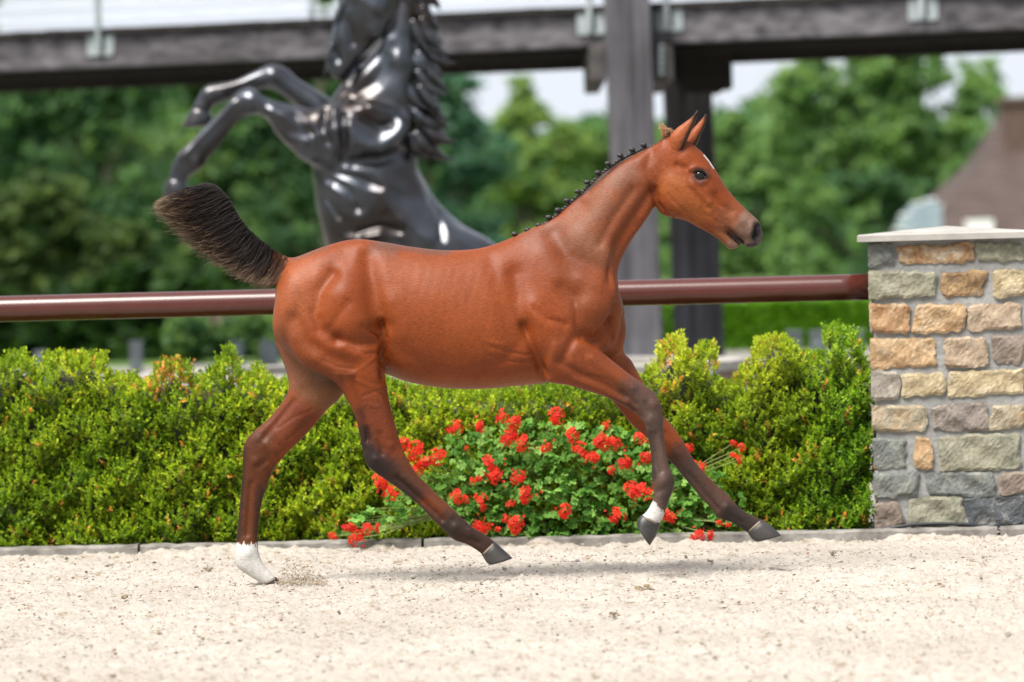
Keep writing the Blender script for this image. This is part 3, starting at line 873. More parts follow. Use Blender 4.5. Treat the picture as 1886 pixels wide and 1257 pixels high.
def wood_around():
    # unseen tree belt, added to darken the front light and the bronze's reflections
    r = np.random.default_rng(31); n = 60000
    a = r.uniform(math.radians(118), math.radians(422), n); R = r.uniform(44, 56, n)
    top = 9 + 3 * np.sin(a * 9) + 1.5 * np.sin(a * 23 + 1)
    C = np.stack([R * np.cos(a), -8 + R * np.sin(a), top * r.uniform(0, 1, n) ** .9], 1)
    kk = r.uniform(0, 1, (n, 1)); K = np.array(DG) * (1 - kk) + np.array(MG) * kk
    V, F, cc = leaf_cloud(C, (.36) * np.ones(n), K, 32, 0)
    tag(link('unseen_tree_belt', mesh_np('unseen_tree_belt', V, F, M_tree, cc, smooth=False)), 'unseen belt of trees added round the other sides of the arena to dim the front light', 'wood', kind='stuff')
wood_around()

# clipped far hedge
def far_hedge():
    Y = 33.0; s = FPX / (Y + 15)
    a = at(1150, 560, Y); b = at(2100, 530, Y); zt = (a.z + b.z) / 2 - .04
    root = empty('clipped_hedge', (a.x, Y, 0)); tag(root, 'long clipped bright green hedge beyond the posts, seen under the brown rail', 'hedge')
    mb = MB(); mb.box((a.x, Y + .06, 0), (b.x, Y + 1.5, zt - .05)); mb.build('inner_mass', M_core, root)
    r = np.random.default_rng(8); n = 30000
    X = r.uniform(a.x - .05, b.x, n); k = r.uniform(0, 1, n) < .62
    Yf = np.where(k, Y + np.abs(r.normal(0, .03, n)), r.uniform(Y, Y + 1.5, n)); Z = np.where(k, r.uniform(0, zt, n), zt + r.normal(0, .02, n))
    kk = r.uniform(0, 1, (n, 1)); K = np.array((.07, .20, .008)) * (1 - kk) + np.array((.16, .34, .016)) * kk
    V, F, cc = leaf_cloud(np.stack([X, Yf, Z], 1), .035 * np.ones(n), K, 9, .6)
    o = link('foliage', mesh_np('foliage', V, F, M_leaf, cc, smooth=False), root); o['kind'] = 'stuff'
far_hedge()

M_postw = simple('pale_post_paint', (0.22, 0.25, 0.27), (0.34, 0.38, 0.40), 6, .7)
for (x, yt, w, lab) in ((75, 648, 20, 'pale fence post behind the hedge, first from the photo\'s edge'), (150, 650, 20, 'pale fence post behind the tallest tuft of the hedge'),
                        (250, 630, 22, 'pale fence post standing above the low stone rim'), (435, 632, 24, 'pale fence post by the upright yellow hedge shoot'),
                        (487, 628, 14, 'thin pale fence post of the close pair beside the hind leg'), (502, 632, 20, 'wide pale fence post of the close pair beside the hind leg'),
                        (1462, 612, 26, 'pale fence post in front of the clipped hedge, between the two bushes'), (1505, 612, 24, 'pale fence post in front of the clipped hedge near the stone pillar'),
                        (1575, 610, 26, 'pale fence post seen right beside the stone pillar')):
    Y = 26.0; s = FPX / (Y + 15); p = at(x, yt, Y); h = w / 2 / s
    mb = MB(); mb.box((p.x - h, Y - h, -.05), (p.x + h, Y + h, p.z - .01)); mb.box((p.x - h * 1.2, Y - h * 1.2, p.z - .01), (p.x + h * 1.2, Y + h * 1.2, p.z + .01))
    o = mb.build('fence_post', M_postw, bevel=.005); tag(o, lab, 'fence post', 'pale fence posts behind the hedge')
# dark bollard lamp behind the hedge by the posts
p = at(1312, 690, 9.0)
ro = empty('garden_light', (p.x, 9.0, 0)); tag(ro, 'small dark garden light with a pale cap just above the hedge by the posts', 'garden light')
mb = MB(); mb.tube([(p.x, 9, -.02), (p.x, 9, p.z)], .016, 12); mb.build('stem', M_wd, ro, smooth=False)
mb = MB(); mb.tube([(p.x, 9, p.z), (p.x, 9, p.z + .018)], .022, 14); mb.build('cap', M_galv, ro)

# brown roofed house
def roof_mat():
    M, t, b = newmat('brown_roof_tiles')
    v = coords(t)
    w = t.nodes.new('ShaderNodeTexWave'); w.bands_direction = 'Z'; w.inputs['Scale'].default_value = 1.6; w.inputs['Distortion'].default_value = .3
    t.links.new(v, w.inputs['Vector'])
    n = noise(t, 1.5, 5, v)
    r = ramp(t, n.outputs['Fac'], [(0.3, (0.048, 0.030, 0.026)), (0.7, (0.080, 0.055, 0.049))])
    r2 = ramp(t, w.outputs['Fac'], [(0.0, (.8, .8, .8)), (0.4, (1, 1, 1))])
    t.links.new(mixmul(t, r.outputs[0], r2.outputs[0]), b.inputs['Base Color']); b.inputs['Roughness'].default_value = .8
    bump(t, b, w.outputs['Fac'], .5, .05)
    return M
M_roof = roof_mat()
M_wallb = simple('house_brick', (0.20, .11, .08), (0.32, .19, .14), 6, .9)
M_white = simple('white_paint', (0.70, .70, .70), (0.8, .8, .8), 4, .5, bs=0)
M_chim = simple('chimney_brick', (0.075, .045, .036), (0.12, .075, .062), 5, .9)
M_glass = simple('conservatory_glass', (0.22, .28, .34), (0.32, .38, .43), 2, .15, bs=0)
def house():
    Y = 110.0
    e0 = at(1678, 440, Y); r0 = at(1846, 205, Y + 5)
    root = empty('house', (e0.x + 8, Y, 0)); tag(root, 'house with a steep brown tiled roof behind the stone pillar', 'house')
    x0 = e0.x; ze = e0.z; xr = r0.x; zr_ = r0.z; W = 24.0
    mb = MB(); mb.box((x0 + .25, Y + .3, -.1), (x0 + W - .25, Y + 9.7, ze + .15)); mb.build('wall', M_wallb, root)
    k1 = at(1808, 300, Y + 2.6)   # bell-cast: the hip steepens near the ridge
    P = [(x0, Y, ze), (x0 + W, Y, ze), (x0 + W, Y + 10, ze), (x0, Y + 10, ze),
         (k1.x, Y + 2.6, k1.z), (x0 + W - (k1.x - x0), Y + 2.6, k1.z), (x0 + W - (k1.x - x0), Y + 7.4, k1.z), (k1.x, Y + 7.4, k1.z),
         (xr, Y + 5, zr_), (x0 + W - (xr - x0), Y + 5, zr_)]
    mb = MB(); mb.add(P, [(0, 1, 5, 4), (1, 2, 6, 5), (2, 3, 7, 6), (3, 0, 4, 7), (4, 5, 9, 8), (5, 6, 9), (6, 7, 8, 9), (7, 4, 8), (3, 2, 1, 0)])
    rf = mb.build('roof', M_roof, root)
    c = at(1878, 190, Y + 3.4); s = FPX / (Y + 18.4)
    mb = MB(); mb.box((c.x - 32 / s, Y + 3.0, ze), (c.x + 40 / s, Y + 4.2, c.z)); mb.box((c.x - 38 / s, Y + 2.9, c.z), (c.x + 46 / s, Y + 4.3, c.z + 10 / s)); mb.build('chimney', M_chim, rf)
    d = at(1805, 412, Y - .2); s = FPX / (Y + 15)
    mb = MB(); mb.box((d.x - 24 / s, Y - .25, d.z - 20 / s), (d.x + 24 / s, Y + 1.2, d.z + 7 / s)); mb.build('dormer', M_white, rf)
    # small conservatory with a rounded glazed roof at its side
    Yc = 95.0; s = FPX / (Yc + 15); q = at(1700, 440, Yc)
    pr = [(-34, -60), (-34, 18), (-22, 45), (0, 66), (24, 72), (36, 60), (36, -60)]
    cr = empty('garden_room', (q.x, Yc, 0)); tag(cr, 'pale garden room with a rounded glazed roof beside the brown roof', 'garden room')
    mb = MB(); n_ = len(pr)
    mb.add([(q.x + a / s, Yc, max(-.05, q.z + b / s)) for a, b in pr] + [(q.x + a / s, Yc + 3, max(-.05, q.z + b / s)) for a, b in pr],
           [tuple(range(n_))[::-1], tuple(range(n_, 2 * n_))] + [(i, (i + 1) % n_, (i + 1) % n_ + n_, i + n_) for i in range(n_)])
    mb.build('glazing', M_glass, cr)
    for i in range(1, n_ - 1):
        a, b = pr[i]; mb = MB(); mb.tube([(q.x + a / s, Yc - .03, q.z + b / s), (q.x + a / s, Yc + 3.03, q.z + b / s)], .03, 6); mb.build('glazing_bar', M_white, cr)
house()
# ================================================================== RAIL AND STONE PILLAR
M_rail = simple('brown_rail_paint', (0.062, 0.013, 0.009), (0.078, 0.017, 0.012), 12, .26, bs=.04, bd=.002, spec=.6)
PY = kerbY(1.2) + .10          # front face of the pillar
ra = at(-900, 592.5, 2.24); rb = at(1612, 528.5, PY + .26)
rail = empty('rail', tuple(ra)); tag(rail, 'thick reddish brown metal rail running behind the foal into the stone pillar', 'rail')
mb = MB(); mb.tube([ra.lerp(rb, i / 40) for i in range(41)], .0455, 40); mb.build('pipe', M_rail, rail, smooth=True)
for tt in (.02, .30):
    q = ra.lerp(rb, tt)
for px_ in (-860,):
    q = at(px_, 560, 2.24); mb = MB(); mb.tube([(q.x, 2.24, -.05), (q.x, 2.24, q.z)], .04, 20); mb.build('rail_post', M_rail, rail, smooth=True)
mb = MB(); fl = rb - (rb - ra).normalized() * .012; mb.tube([fl, rb], .049, 40); mb.build('end_collar', M_rail, rail, smooth=True)

def stone_mat(name, c1, c2, c3, streak=0.0):
    M, t, b = newmat(name)
    o_ = t.nodes.new('ShaderNodeObjectInfo')
    c = t.nodes.new('ShaderNodeTexCoord'); ad = t.nodes.new('ShaderNodeVectorMath'); ad.operation = 'ADD'
    cx = t.nodes.new('ShaderNodeVectorMath'); cx.operation = 'SCALE'; cx.inputs[0].default_value = (7, 3, 5)
    t.links.new(o_.outputs['Random'], cx.inputs['Scale']); t.links.new(c.outputs['Object'], ad.inputs[0]); t.links.new(cx.outputs[0], ad.inputs[1])
    v = ad.outputs[0]
    n1 = noise(t, 15, 7, v, .68, .8); n2 = noise(t, 70, 5, v, .7)
    r = ramp(t, n1.outputs['Fac'], [(0.32, c1), (0.52, c2), (0.70, c3)])
    r2 = ramp(t, n2.outputs['Fac'], [(0.3, (.68, .66, .64)), (.55, (1, 1, 1)), (.70, (1.35, 1.38, 1.42))])
    t.links.new(mixmul(t, r.outputs[0], r2.outputs[0]), b.inputs['Base Color'])
    b.inputs['Roughness'].default_value = .85; b.inputs['Specular IOR Level'].default_value = .3
    bp = bump(t, b, n1.outputs['Fac'], .5, .012); bump(t, b, n2.outputs['Fac'], .6, .004, bp)
    return M
STN = {
    'bluegrey': stone_mat('blue_grey_stone', (0.084, 0.092, 0.095), (0.166, 0.177, 0.166), (0.250, 0.249, 0.219)),
    'greygreen': stone_mat('grey_green_stone', (0.174, 0.177, 0.136), (0.250, 0.243, 0.183), (0.306, 0.282, 0.212)),
    'orange': stone_mat('orange_stone', (0.236, 0.105, 0.053), (0.361, 0.236, 0.130), (0.500, 0.446, 0.366)),
    'ochre': stone_mat('ochre_stone', (0.111, 0.085, 0.071), (0.278, 0.177, 0.088), (0.383, 0.276, 0.166)),
    'tan': stone_mat('tan_stone', (0.293, 0.177, 0.088), (0.403, 0.282, 0.166), (0.459, 0.367, 0.260)),
    'yellow': stone_mat('yellow_beige_stone', (0.293, 0.230, 0.130), (0.389, 0.321, 0.207), (0.438, 0.380, 0.277)),
    'pink': stone_mat('pink_brown_stone', (0.250, 0.177, 0.124), (0.348, 0.269, 0.194), (0.403, 0.328, 0.254)),
    'brown': stone_mat('grey_brown_stone', (0.153, 0.125, 0.106), (0.229, 0.184, 0.154), (0.293, 0.243, 0.194)),
    'grey': stone_mat('pale_grey_stone', (0.209, 0.190, 0.166), (0.293, 0.262, 0.224), (0.348, 0.315, 0.266)),
    'purple': stone_mat('purple_grey_stone', (0.146, 0.125, 0.113), (0.215, 0.184, 0.166), (0.278, 0.243, 0.207)),
    'mixed': stone_mat('beige_and_rust_stone', (0.293, 0.197, 0.106), (0.320, 0.276, 0.201), (0.264, 0.249, 0.201)),
    'darkblue': stone_mat('dark_blue_stone', (0.049, 0.056, 0.065), (0.090, 0.098, 0.106), (0.383, 0.367, 0.342)),
}
M_mortar = simple('grey_mortar', (0.20, 0.202, 0.203), (0.30, 0.30, 0.295), 18, .92, bs=.7, bd=.008, bscale=45)
M_cap = simple('cap_stone', (0.26, 0.245, 0.225), (0.38, 0.36, 0.335), 9, .8, bs=.2, bd=.003)

def stone_mesh(w, h, d, seed, cut=0.0):
    """rough faced block, local origin at the centre of its back, face towards -Y"""
    r = np.random.default_rng(seed); nx = max(6, int(w / .009)); nz = max(4, int(h / .009))
    gx = np.linspace(-1, 1, nx + 1); gz = np.linspace(-1, 1, nz + 1)
    ex = [r.uniform(-.007, .007, nx + 1), r.uniform(-.007, .007, nx + 1), r.uniform(-.007, .007, nz + 1), r.uniform(-.007, .007, nz + 1)]
    for k in range(4): ex[k] = np.convolve(np.pad(ex[k], 1, 'edge'), [.25, .5, .25], 'valid')
    cx = r.uniform(-.012, .012, 4); cz = r.uniform(-.008, .008, 4)
    ph = r.uniform(0, 6, 4); rel = r.uniform(.004, .008)
    V = np.zeros((nx + 1, nz + 1, 3))
    for i, a in enumerate(gx):
        for j, b in enumerate(gz):
            wa, wb = (a + 1) / 2, (b + 1) / 2
            dx = cx[0] * (1 - wa) * (1 - wb) + cx[1] * wa * (1 - wb) + cx[2] * (1 - wa) * wb + cx[3] * wa * wb
            dz = cz[0] * (1 - wa) * (1 - wb) + cz[1] * wa * (1 - wb) + cz[2] * (1 - wa) * wb + cz[3] * wa * wb
            x = a * w / 2 + dx + ex[2][j] * (1 - wa) + ex[3][j] * wa
            z = b * h / 2 + dz + ex[0][i] * (1 - wb) + ex[1][i] * wb
            e = min(w / 2 * (1 - abs(a)), h / 2 * (1 - abs(b)))
            corner = max(0, abs(a) + abs(b) - 1.85) * .03
            x -= np.sign(a) * corner; z -= np.sign(b) * corner
            y = -d + .004 * math.exp(-e / .0016) + rel * (math.sin(x * 55 + ph[0]) * math.cos(z * 70 + ph[1]) * .5 + math.sin(x * 25 + z * 48 + ph[2]) * .6) * min(1, e / .012) + r.uniform(-.0012, .0012)
            V[i, j] = (x, y, z)
    V = V.reshape(-1, 3); i = np.arange(nx)[:, None] * (nz + 1) + np.arange(nz)[None]
    F = np.stack([i, i + nz + 1, i + nz + 2, i + 1], -1).reshape(-1, 4)
    # skirt to the back
    bi = [a * (nz + 1) for a in range(nx + 1)] + [nx * (nz + 1) + b for b in range(1, nz + 1)] + [a * (nz + 1) + nz for a in range(nx - 1, -1, -1)] + [b for b in range(nz - 1, 0, -1)]
    B = V[bi].copy(); B[:, 1] = .01; B[:, 0] *= .97; B[:, 2] *= .97
    o = len(V); n = len(bi); bi = np.array(bi); k = np.arange(n); k2 = (k + 1) % n
    S = np.stack([bi[k2], bi[k], o + k, o + k2], 1)
    return np.concatenate([V, B]), np.concatenate([F, S])

def pillar():
    s = FPX / (PY + 15)
    # front face corners from the photograph
    bl, br_ = at(1609, 976, PY), at(1889, 976, PY)
    tl = at(1595, 443, PY)
    xw0, xw1 = (bl.x + tl.x) / 2 + .018, (bl.x + tl.x) / 2 + .545
    ztop = at(1740, 442, PY).z
    root = empty('stone_pillar', (xw0, PY, 0)); tag(root, 'square pillar of rough mixed stones with a flat pale cap at the end of the rail', 'pillar')
    mb = MB(); mb.box((xw0, PY + .012, -.06), (xw1, PY + .53, ztop))
    mb.build('mortar_core', M_mortar, root)
    L = [(62, 100, 170, 180, 'bluegrey'), (197, 105, 460, 180, 'orange'), (473, 97, 655, 165, 'greygreen'),
         (75, 203, 332, 298, 'greygreen'), (348, 205, 512, 292, 'ochre'), (540, 197, 657, 297, 'yellow'),
         (75, 325, 235, 430, 'orange'), (250, 322, 440, 430, 'tan'), (455, 320, 652, 415, 'pink'),
         (75, 450, 332, 562, 'tan'), (350, 452, 517, 560, 'pink'), (545, 445, 660, 548, 'brown'),
         (72, 575, 195, 680, 'grey'), (213, 585, 360, 667, 'yellow'), (380, 577, 656, 665, 'yellow'),
         (88, 708, 295, 800, 'mixed'), (312, 697, 530, 802, 'purple'), (528, 697, 664, 788, 'mixed'),
         (88, 828, 230, 937, 'bluegrey'), (247, 820, 328, 935, 'tan'), (345, 810, 652, 937, 'greygreen'),
         (92, 950, 268, 1042, 'bluegrey'), (290, 953, 548, 1040, 'bluegrey'), (575, 948, 668, 1030, 'brown'),
         (94, 1065, 205, 1172, 'brown'), (228, 1055, 427, 1150, 'greygreen'), (443, 1042, 662, 1158, 'darkblue')]
    for i, (x0, y0, x1, y1, m_) in enumerate(L):
        X0, X1 = 1560 + x0 / 2.0276, 1560 + x1 / 2.0276; Y0, Y1 = 400 + y0 / 2.0276, 400 + y1 / 2.0276
        c = at((X0 + X1) / 2, (Y0 + Y1) / 2, PY); w, h = (X1 - X0) / s * 1.02, (Y1 - Y0) / s * 1.03
        V, F = stone_mesh(w, h, random.uniform(.008, .016), 100 + i)
        V = V + np.array([c.x, PY + .012, c.z])
        if x0 < 100: V[:, 0] = np.maximum(V[:, 0], xw0 - .014)
        link('stone', mesh_np('stone', V, F, STN[m_], smooth=False), root)
    keys = list(STN)
    rr = random.Random(3)
    zs = [-.02]
    rows = [(0.01, .10), (.125, .20), (.225, .33), (.35, .44), (.465, .55), (.575, .675), (.70, .80), (.82, .915), (.935, 1.01)]
    for side in range(3):      # left face, back, right face
        for ri, (z0, z1) in enumerate(rows):
            z0 = z0 - .0; z1 = min(z1, ztop - .01); y = .0 + rr.uniform(0, .02)
            while y < .50:
                w = min(rr.uniform(.09, .24), .53 - y)
                if w > .05:
                    V, F = stone_mesh(w, z1 - z0, rr.uniform(.008, .014), 400 + side * 97 + ri * 11 + int(y * 100))
                    ang = {0: -90, 1: 180, 2: 90}[side]
                    ca, sa = math.cos(math.radians(ang)), math.sin(math.radians(ang))
                    V = np.stack([V[:, 0] * ca - V[:, 1] * sa, V[:, 0] * sa + V[:, 1] * ca, V[:, 2]], 1)
                    cen = {0: (xw0, PY + .012 + y + w / 2), 1: (xw0 + y + w / 2, PY + .53), 2: (xw1, PY + .012 + y + w / 2)}[side]
                    V = V + np.array([cen[0], cen[1], (z0 + z1) / 2])
                    link('stone', mesh_np('stone', V, F, STN[rr.choice(keys)], smooth=True), root)
                y += w + .018
    cl, cr_ = at(1580, 437, PY - .035), at(1906, 437, PY - .035)
    e = .024
    x0, x1, y0, y1 = cl.x, xw1 + .035, PY - .035, PY + .58
    zc = ztop
    n = 8; V = []; F = []
    # slab with a shallow pyramid on top
    P = [(x0, y0, zc), (x1, y0, zc), (x1, y1, zc), (x0, y1, zc), (x0, y0, zc + e - .004), (x1, y0, zc + e - .004), (x1, y1, zc + e - .004), (x0, y1, zc + e - .004),
         (x0 + .006, y0 + .006, zc + e), (x1 - .006, y0 + .006, zc + e), (x1 - .006, y1 - .006, zc + e), (x0 + .006, y1 - .006, zc + e), ((x0 + x1) / 2, (y0 + y1) / 2, zc + e + .024)]
    mb = MB(); mb.add(P, [(3, 2, 1, 0), (0, 1, 5, 4), (1, 2, 6, 5), (2, 3, 7, 6), (3, 0, 4, 7), (4, 5, 9, 8), (5, 6, 10, 9), (6, 7, 11, 10), (7, 4, 8, 11), (8, 9, 12), (9, 10, 12), (10, 11, 12), (11, 8, 12)])
    mb.build('cap_slab', M_cap, root)
    root.rotation_euler.z = math.atan2(kdir.y, kdir.x)
    # black hose lying along the foot
    M_h = simple('black_rubber', (.012, .014, .018), (.025, .028, .034), 10, .4, bs=0)
    pts = [at(1600, 981, PY - .03), at(1640, 973, PY - .03), at(1680, 967, PY - .03), at(1725, 965, PY - .03), at(1775, 966, PY - .03), at(1830, 972, PY - .03), at(1880, 978, PY - .03)]
    mb = MB(); mb.tube(pts, .006, 10); o = mb.build('hose', M_h, smooth=True); tag(o, 'thin black hose lying along the foot of the stone pillar', 'hose')
    V, F = scatter_blobs(np.array([(random.uniform(xw0, xw1), PY - .03 + random.gauss(0, .012), random.uniform(.005, .02)) for _ in range(260)]), RNG.uniform(.003, .009, 260), 21)
    o = link('sand_drift', mesh_np('sand_drift', V, F, M_sand, smooth=False)); tag(o, 'pale sand heaped along the foot of the pillar', 'sand', kind='stuff')
pillar()

# ================================================================== HEDGE
TOPX = [(-830, 690), (-400, 668), (-60, 665), (0, 668), (18, 655), (38, 648), (55, 662), (72, 690), (85, 655), (110, 652), (150, 655), (192, 652), (202, 690), (225, 695), (245, 690), (262, 705), (283, 698), (292, 665), (325, 662), (345, 672), (358, 700), (378, 690), (402, 670), (418, 640), (428, 645), (440, 680), (455, 700), (475, 672), (490, 690), (505, 705), (560, 700), (640, 705), (720, 700), (760, 715), (830, 712), (900, 722), (1000, 716), (1100, 706), (1180, 700), (1200, 680), (1214, 650), (1235, 622), (1256, 620), (1266, 655), (1285, 645), (1310, 628), (1320, 655), (1318, 700), (1335, 712), (1360, 690), (1385, 665), (1392, 628), (1430, 620), (1460, 630), (1470, 648), (1500, 655), (1517, 645), (1518, 604), (1545, 600), (1572, 612), (1585, 640), (1596, 680), (1612, 690), (1900, 690), (2300, 690)]
def hedge():
    root = empty('box_hedge', (0, 2.2, 0)); tag(root, 'leafy box hedge with ragged top running behind the foal', 'hedge')
    r = np.random.default_rng(77)
    tx, ty = np.array(TOPX, float).T
    x_end = 1607
    def front(px): return kerbY(-1.7) + (kerbY(1.7) - kerbY(-1.7)) * px / 1886 + 0.115
    n = 18500
    # sprig origins in picture coordinates on the front face; denser on top edge
    px = r.uniform(-830, x_end + 2, n); top = np.interp(px, tx, ty)
    bot = 1016 - 44 * px / 1886
    v = r.uniform(0, 1, n) ** 0.92
    py = top + 17 + (bot - top - 17) * v
    bulge = .028 * np.sin(px / 37 + py / 29) * np.cos(py / 41 - px / 63) + .03 * np.sin(px / 15 + 2) * np.sin(py / 17)
    d = front(px) + .03 + bulge + np.abs(r.normal(0, .018, n)) + .05 * np.clip((bot - py) / 350, 0, 1)
    # sprigs above ~70 px from the ragged tips lie anywhere in depth
    O = unproj(px, py, d)
    kind = np.zeros(n)
    # top surface
    m_ = 6600
    px2 = r.uniform(-830, x_end, m_); top2 = np.interp(px2, tx, ty)
    O2 = unproj(px2, top2 + 15 + np.abs(r.normal(0, 9, m_)), 2.0 + .12 + r.uniform(0, .42, m_))
    O = np.concatenate([O, O2]); PX = np.concatenate([px, px2]); PYY = np.concatenate([py, top2])
    n = len(O)
    D = np.stack([r.normal(0, .45, n), -np.abs(r.normal(.55, .35, n)), r.normal(.75, .35, n)], 1)
    D[len(px):] = np.stack([r.normal(0, .3, m_), r.normal(0, .3, m_), np.ones(m_)], 1)
    D /= np.linalg.norm(D, axis=1)[:, None]
    L = r.uniform(.028, .055, n)
    # colours per sprig
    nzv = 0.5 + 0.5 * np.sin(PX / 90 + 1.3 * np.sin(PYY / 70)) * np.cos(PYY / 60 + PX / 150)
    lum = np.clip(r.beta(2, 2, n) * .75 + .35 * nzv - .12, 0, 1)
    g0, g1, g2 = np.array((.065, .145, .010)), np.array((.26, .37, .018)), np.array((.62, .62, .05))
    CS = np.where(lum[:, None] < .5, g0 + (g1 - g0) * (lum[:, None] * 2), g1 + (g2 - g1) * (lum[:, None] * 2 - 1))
    # the right-hand bushes are a cooler green
    cool = np.clip((PX - 1440) / 120, 0, 1)[:, None] * .6
    CS = CS * (1 - cool) + CS * np.array([.50, .82, 1.1]) * cool
    yel = np.clip(1.2 - np.minimum(np.abs(PX - 1400) / 80, np.abs(PX - 1235) / 50), 0, 1) * np.clip((820 - PYY) / 120, 0, 1)
    CS = CS * (1 - yel[:, None] * .35) + g2 * yel[:, None] * .35
    org = (r.uniform(0, 1, n) < .022 + .35 * (np.abs(PX - 315) < 40) * (PYY < 740) + .10 * (np.abs(PX - 1265) < 50) * (PYY < 760))
    CS[org] = np.array((.62, .30, .07)) * r.uniform(.6, 1.2, (org.sum(), 1))
    # leaves: opposite pairs
    Vs, Fs, Ks = [], [], []; off = 0
    up = np.tile([0, 0, 1.0], (n, 1)); S1_ = np.cross(D, up); S1_ /= np.linalg.norm(S1_, axis=1)[:, None] + 1e-9; S2_ = np.cross(D, S1_)
    ph = r.uniform(0, 6.28, n)
    for k in range(10):
        t = (k // 2) / 4.4
        a = ph + (k % 2) * math.pi + (k // 2) * math.pi / 2 + r.normal(0, .3, n)
        out = S1_ * np.cos(a)[:, None] + S2_ * np.sin(a)[:, None]
        ld = out * (1.0 - .65 * t) + D * (.45 + .8 * t) + r.normal(0, .18, (n, 3)); ld /= np.linalg.norm(ld, axis=1)[:, None]
        ll = r.uniform(.011, .0185, n) * (1 - .25 * t); wd = ll * r.uniform(.25, .33, n)
        side = np.cross(ld, D + r.normal(0, .25, (n, 3))); side /= np.linalg.norm(side, axis=1)[:, None] + 1e-9
        nn = np.cross(side, ld)
        b0 = O + D * (L * t)[:, None]
        l_, w_ = ll[:, None], wd[:, None]
        P = np.stack([b0, b0 + ld * l_ * .4 + side * w_ + nn * w_ * .35, b0 + ld * l_ * .8 + side * w_ * .75 + nn * w_ * .3, b0 + ld * l_ * 1.02, b0 + ld * l_ * .8 - side * w_ * .75 + nn * w_ * .3, b0 + ld * l_ * .4 - side * w_ + nn * w_ * .35], 1)
        Vs.append(P.reshape(-1, 3))
        q = (np.arange(n) * 6)[:, None] + off
        Fs.append(np.concatenate([q + np.array([[0, 1, 2, 3]]), q + np.array([[0, 3, 4, 5]])])); off += 6 * n
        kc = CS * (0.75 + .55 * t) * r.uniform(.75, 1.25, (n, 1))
        Ks.append(np.repeat(kc, 6, 0))
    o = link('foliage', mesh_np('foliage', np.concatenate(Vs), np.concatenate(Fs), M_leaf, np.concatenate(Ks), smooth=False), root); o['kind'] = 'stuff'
    # twigs
    mb = MB(); rr = random.Random(4)
    for _ in range(420):
        x = rr.uniform(-350, x_end - 10); tp = np.interp(x, tx, ty)
        y = rr.uniform(tp + 8, tp + 90); dd = 2.0 + rr.uniform(.10, .40)
        a = at(x + rr.uniform(-15, 15), y + rr.uniform(60, 160), dd + .05); b = at(x, y, dd)
        mb.tube([a, a.lerp(b, .5) + Vector((rr.uniform(-.01, .01), 0, 0)), b], [.003, .0022, .0012], 4, cap=False)
    for x0, y0, x1, y1 in ((312, 745, 310, 690), (300, 740, 285, 700), (1250, 700, 1248, 640), (1300, 690, 1312, 632), (1505, 740, 1530, 640), (1400, 700, 1425, 632)):
        mb.tube([at(x0, y0, 2.1), at((x0 + x1) / 2 + 2, (y0 + y1) / 2, 2.09), at(x1, y1, 2.08)], [.004, .003, .0015], 5, cap=False)
    o = mb.build('twigs', M_twig, root); o['kind'] = 'stuff'
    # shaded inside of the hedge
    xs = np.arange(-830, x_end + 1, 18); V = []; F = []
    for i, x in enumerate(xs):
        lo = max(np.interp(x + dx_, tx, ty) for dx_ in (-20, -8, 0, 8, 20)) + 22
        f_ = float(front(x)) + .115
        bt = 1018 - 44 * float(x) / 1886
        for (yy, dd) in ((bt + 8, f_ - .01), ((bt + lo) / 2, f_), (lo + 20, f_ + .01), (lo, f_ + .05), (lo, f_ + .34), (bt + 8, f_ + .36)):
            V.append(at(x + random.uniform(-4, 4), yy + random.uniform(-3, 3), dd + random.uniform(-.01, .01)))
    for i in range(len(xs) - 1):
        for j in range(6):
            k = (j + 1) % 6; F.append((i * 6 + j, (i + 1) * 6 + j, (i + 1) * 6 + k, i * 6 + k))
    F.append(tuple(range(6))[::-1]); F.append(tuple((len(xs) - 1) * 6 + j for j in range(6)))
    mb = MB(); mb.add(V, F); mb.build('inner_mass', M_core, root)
hedge()

# ================================================================== GERANIUMS
HEADS = [(614, 988, 9), (640, 972, 15), (655, 992, 17), (676, 976, 13), (694, 972, 10), (699, 890, 22), (722, 908, 18), (742, 818, 18), (766, 830, 18), (782, 852, 18), (806, 842, 17), (770, 866, 12),
         (839, 790, 15), (886, 785, 13), (925, 768, 13), (947, 778, 17), (1025, 768, 19), (935, 808, 21), (962, 817, 18), (1006, 825, 14), (903, 860, 24), (914, 878, 17), (871, 886, 8), (882, 882, 9), (955, 880, 16),
         (968, 908, 19), (843, 915, 14), (858, 920, 9), (888, 925, 19), (885, 968, 18), (932, 955, 9), (950, 968, 19), (941, 928, 9), (918, 975, 8), (859, 826, 6),
         (1055, 802, 16), (1072, 830, 18), (1092, 845, 14), (1117, 783, 11), (1108, 815, 20), (1130, 816, 16), (1148, 853, 18), (1125, 867, 9), (1040, 941, 14), (1136, 952, 18), (1164, 907, 20), (1188, 905, 20),
         (1190, 842, 13), (1181, 806, 14), (1233, 952, 19), (1268, 826, 11), (1276, 858, 12), (1294, 862, 11), (1326, 962, 8), (1341, 967, 8), (1286, 988, 15), (1276, 996, 9), (1309, 984, 12), (1366, 825, 10), (1351, 817, 8), (1362, 847, 10), (1350, 840, 7)]
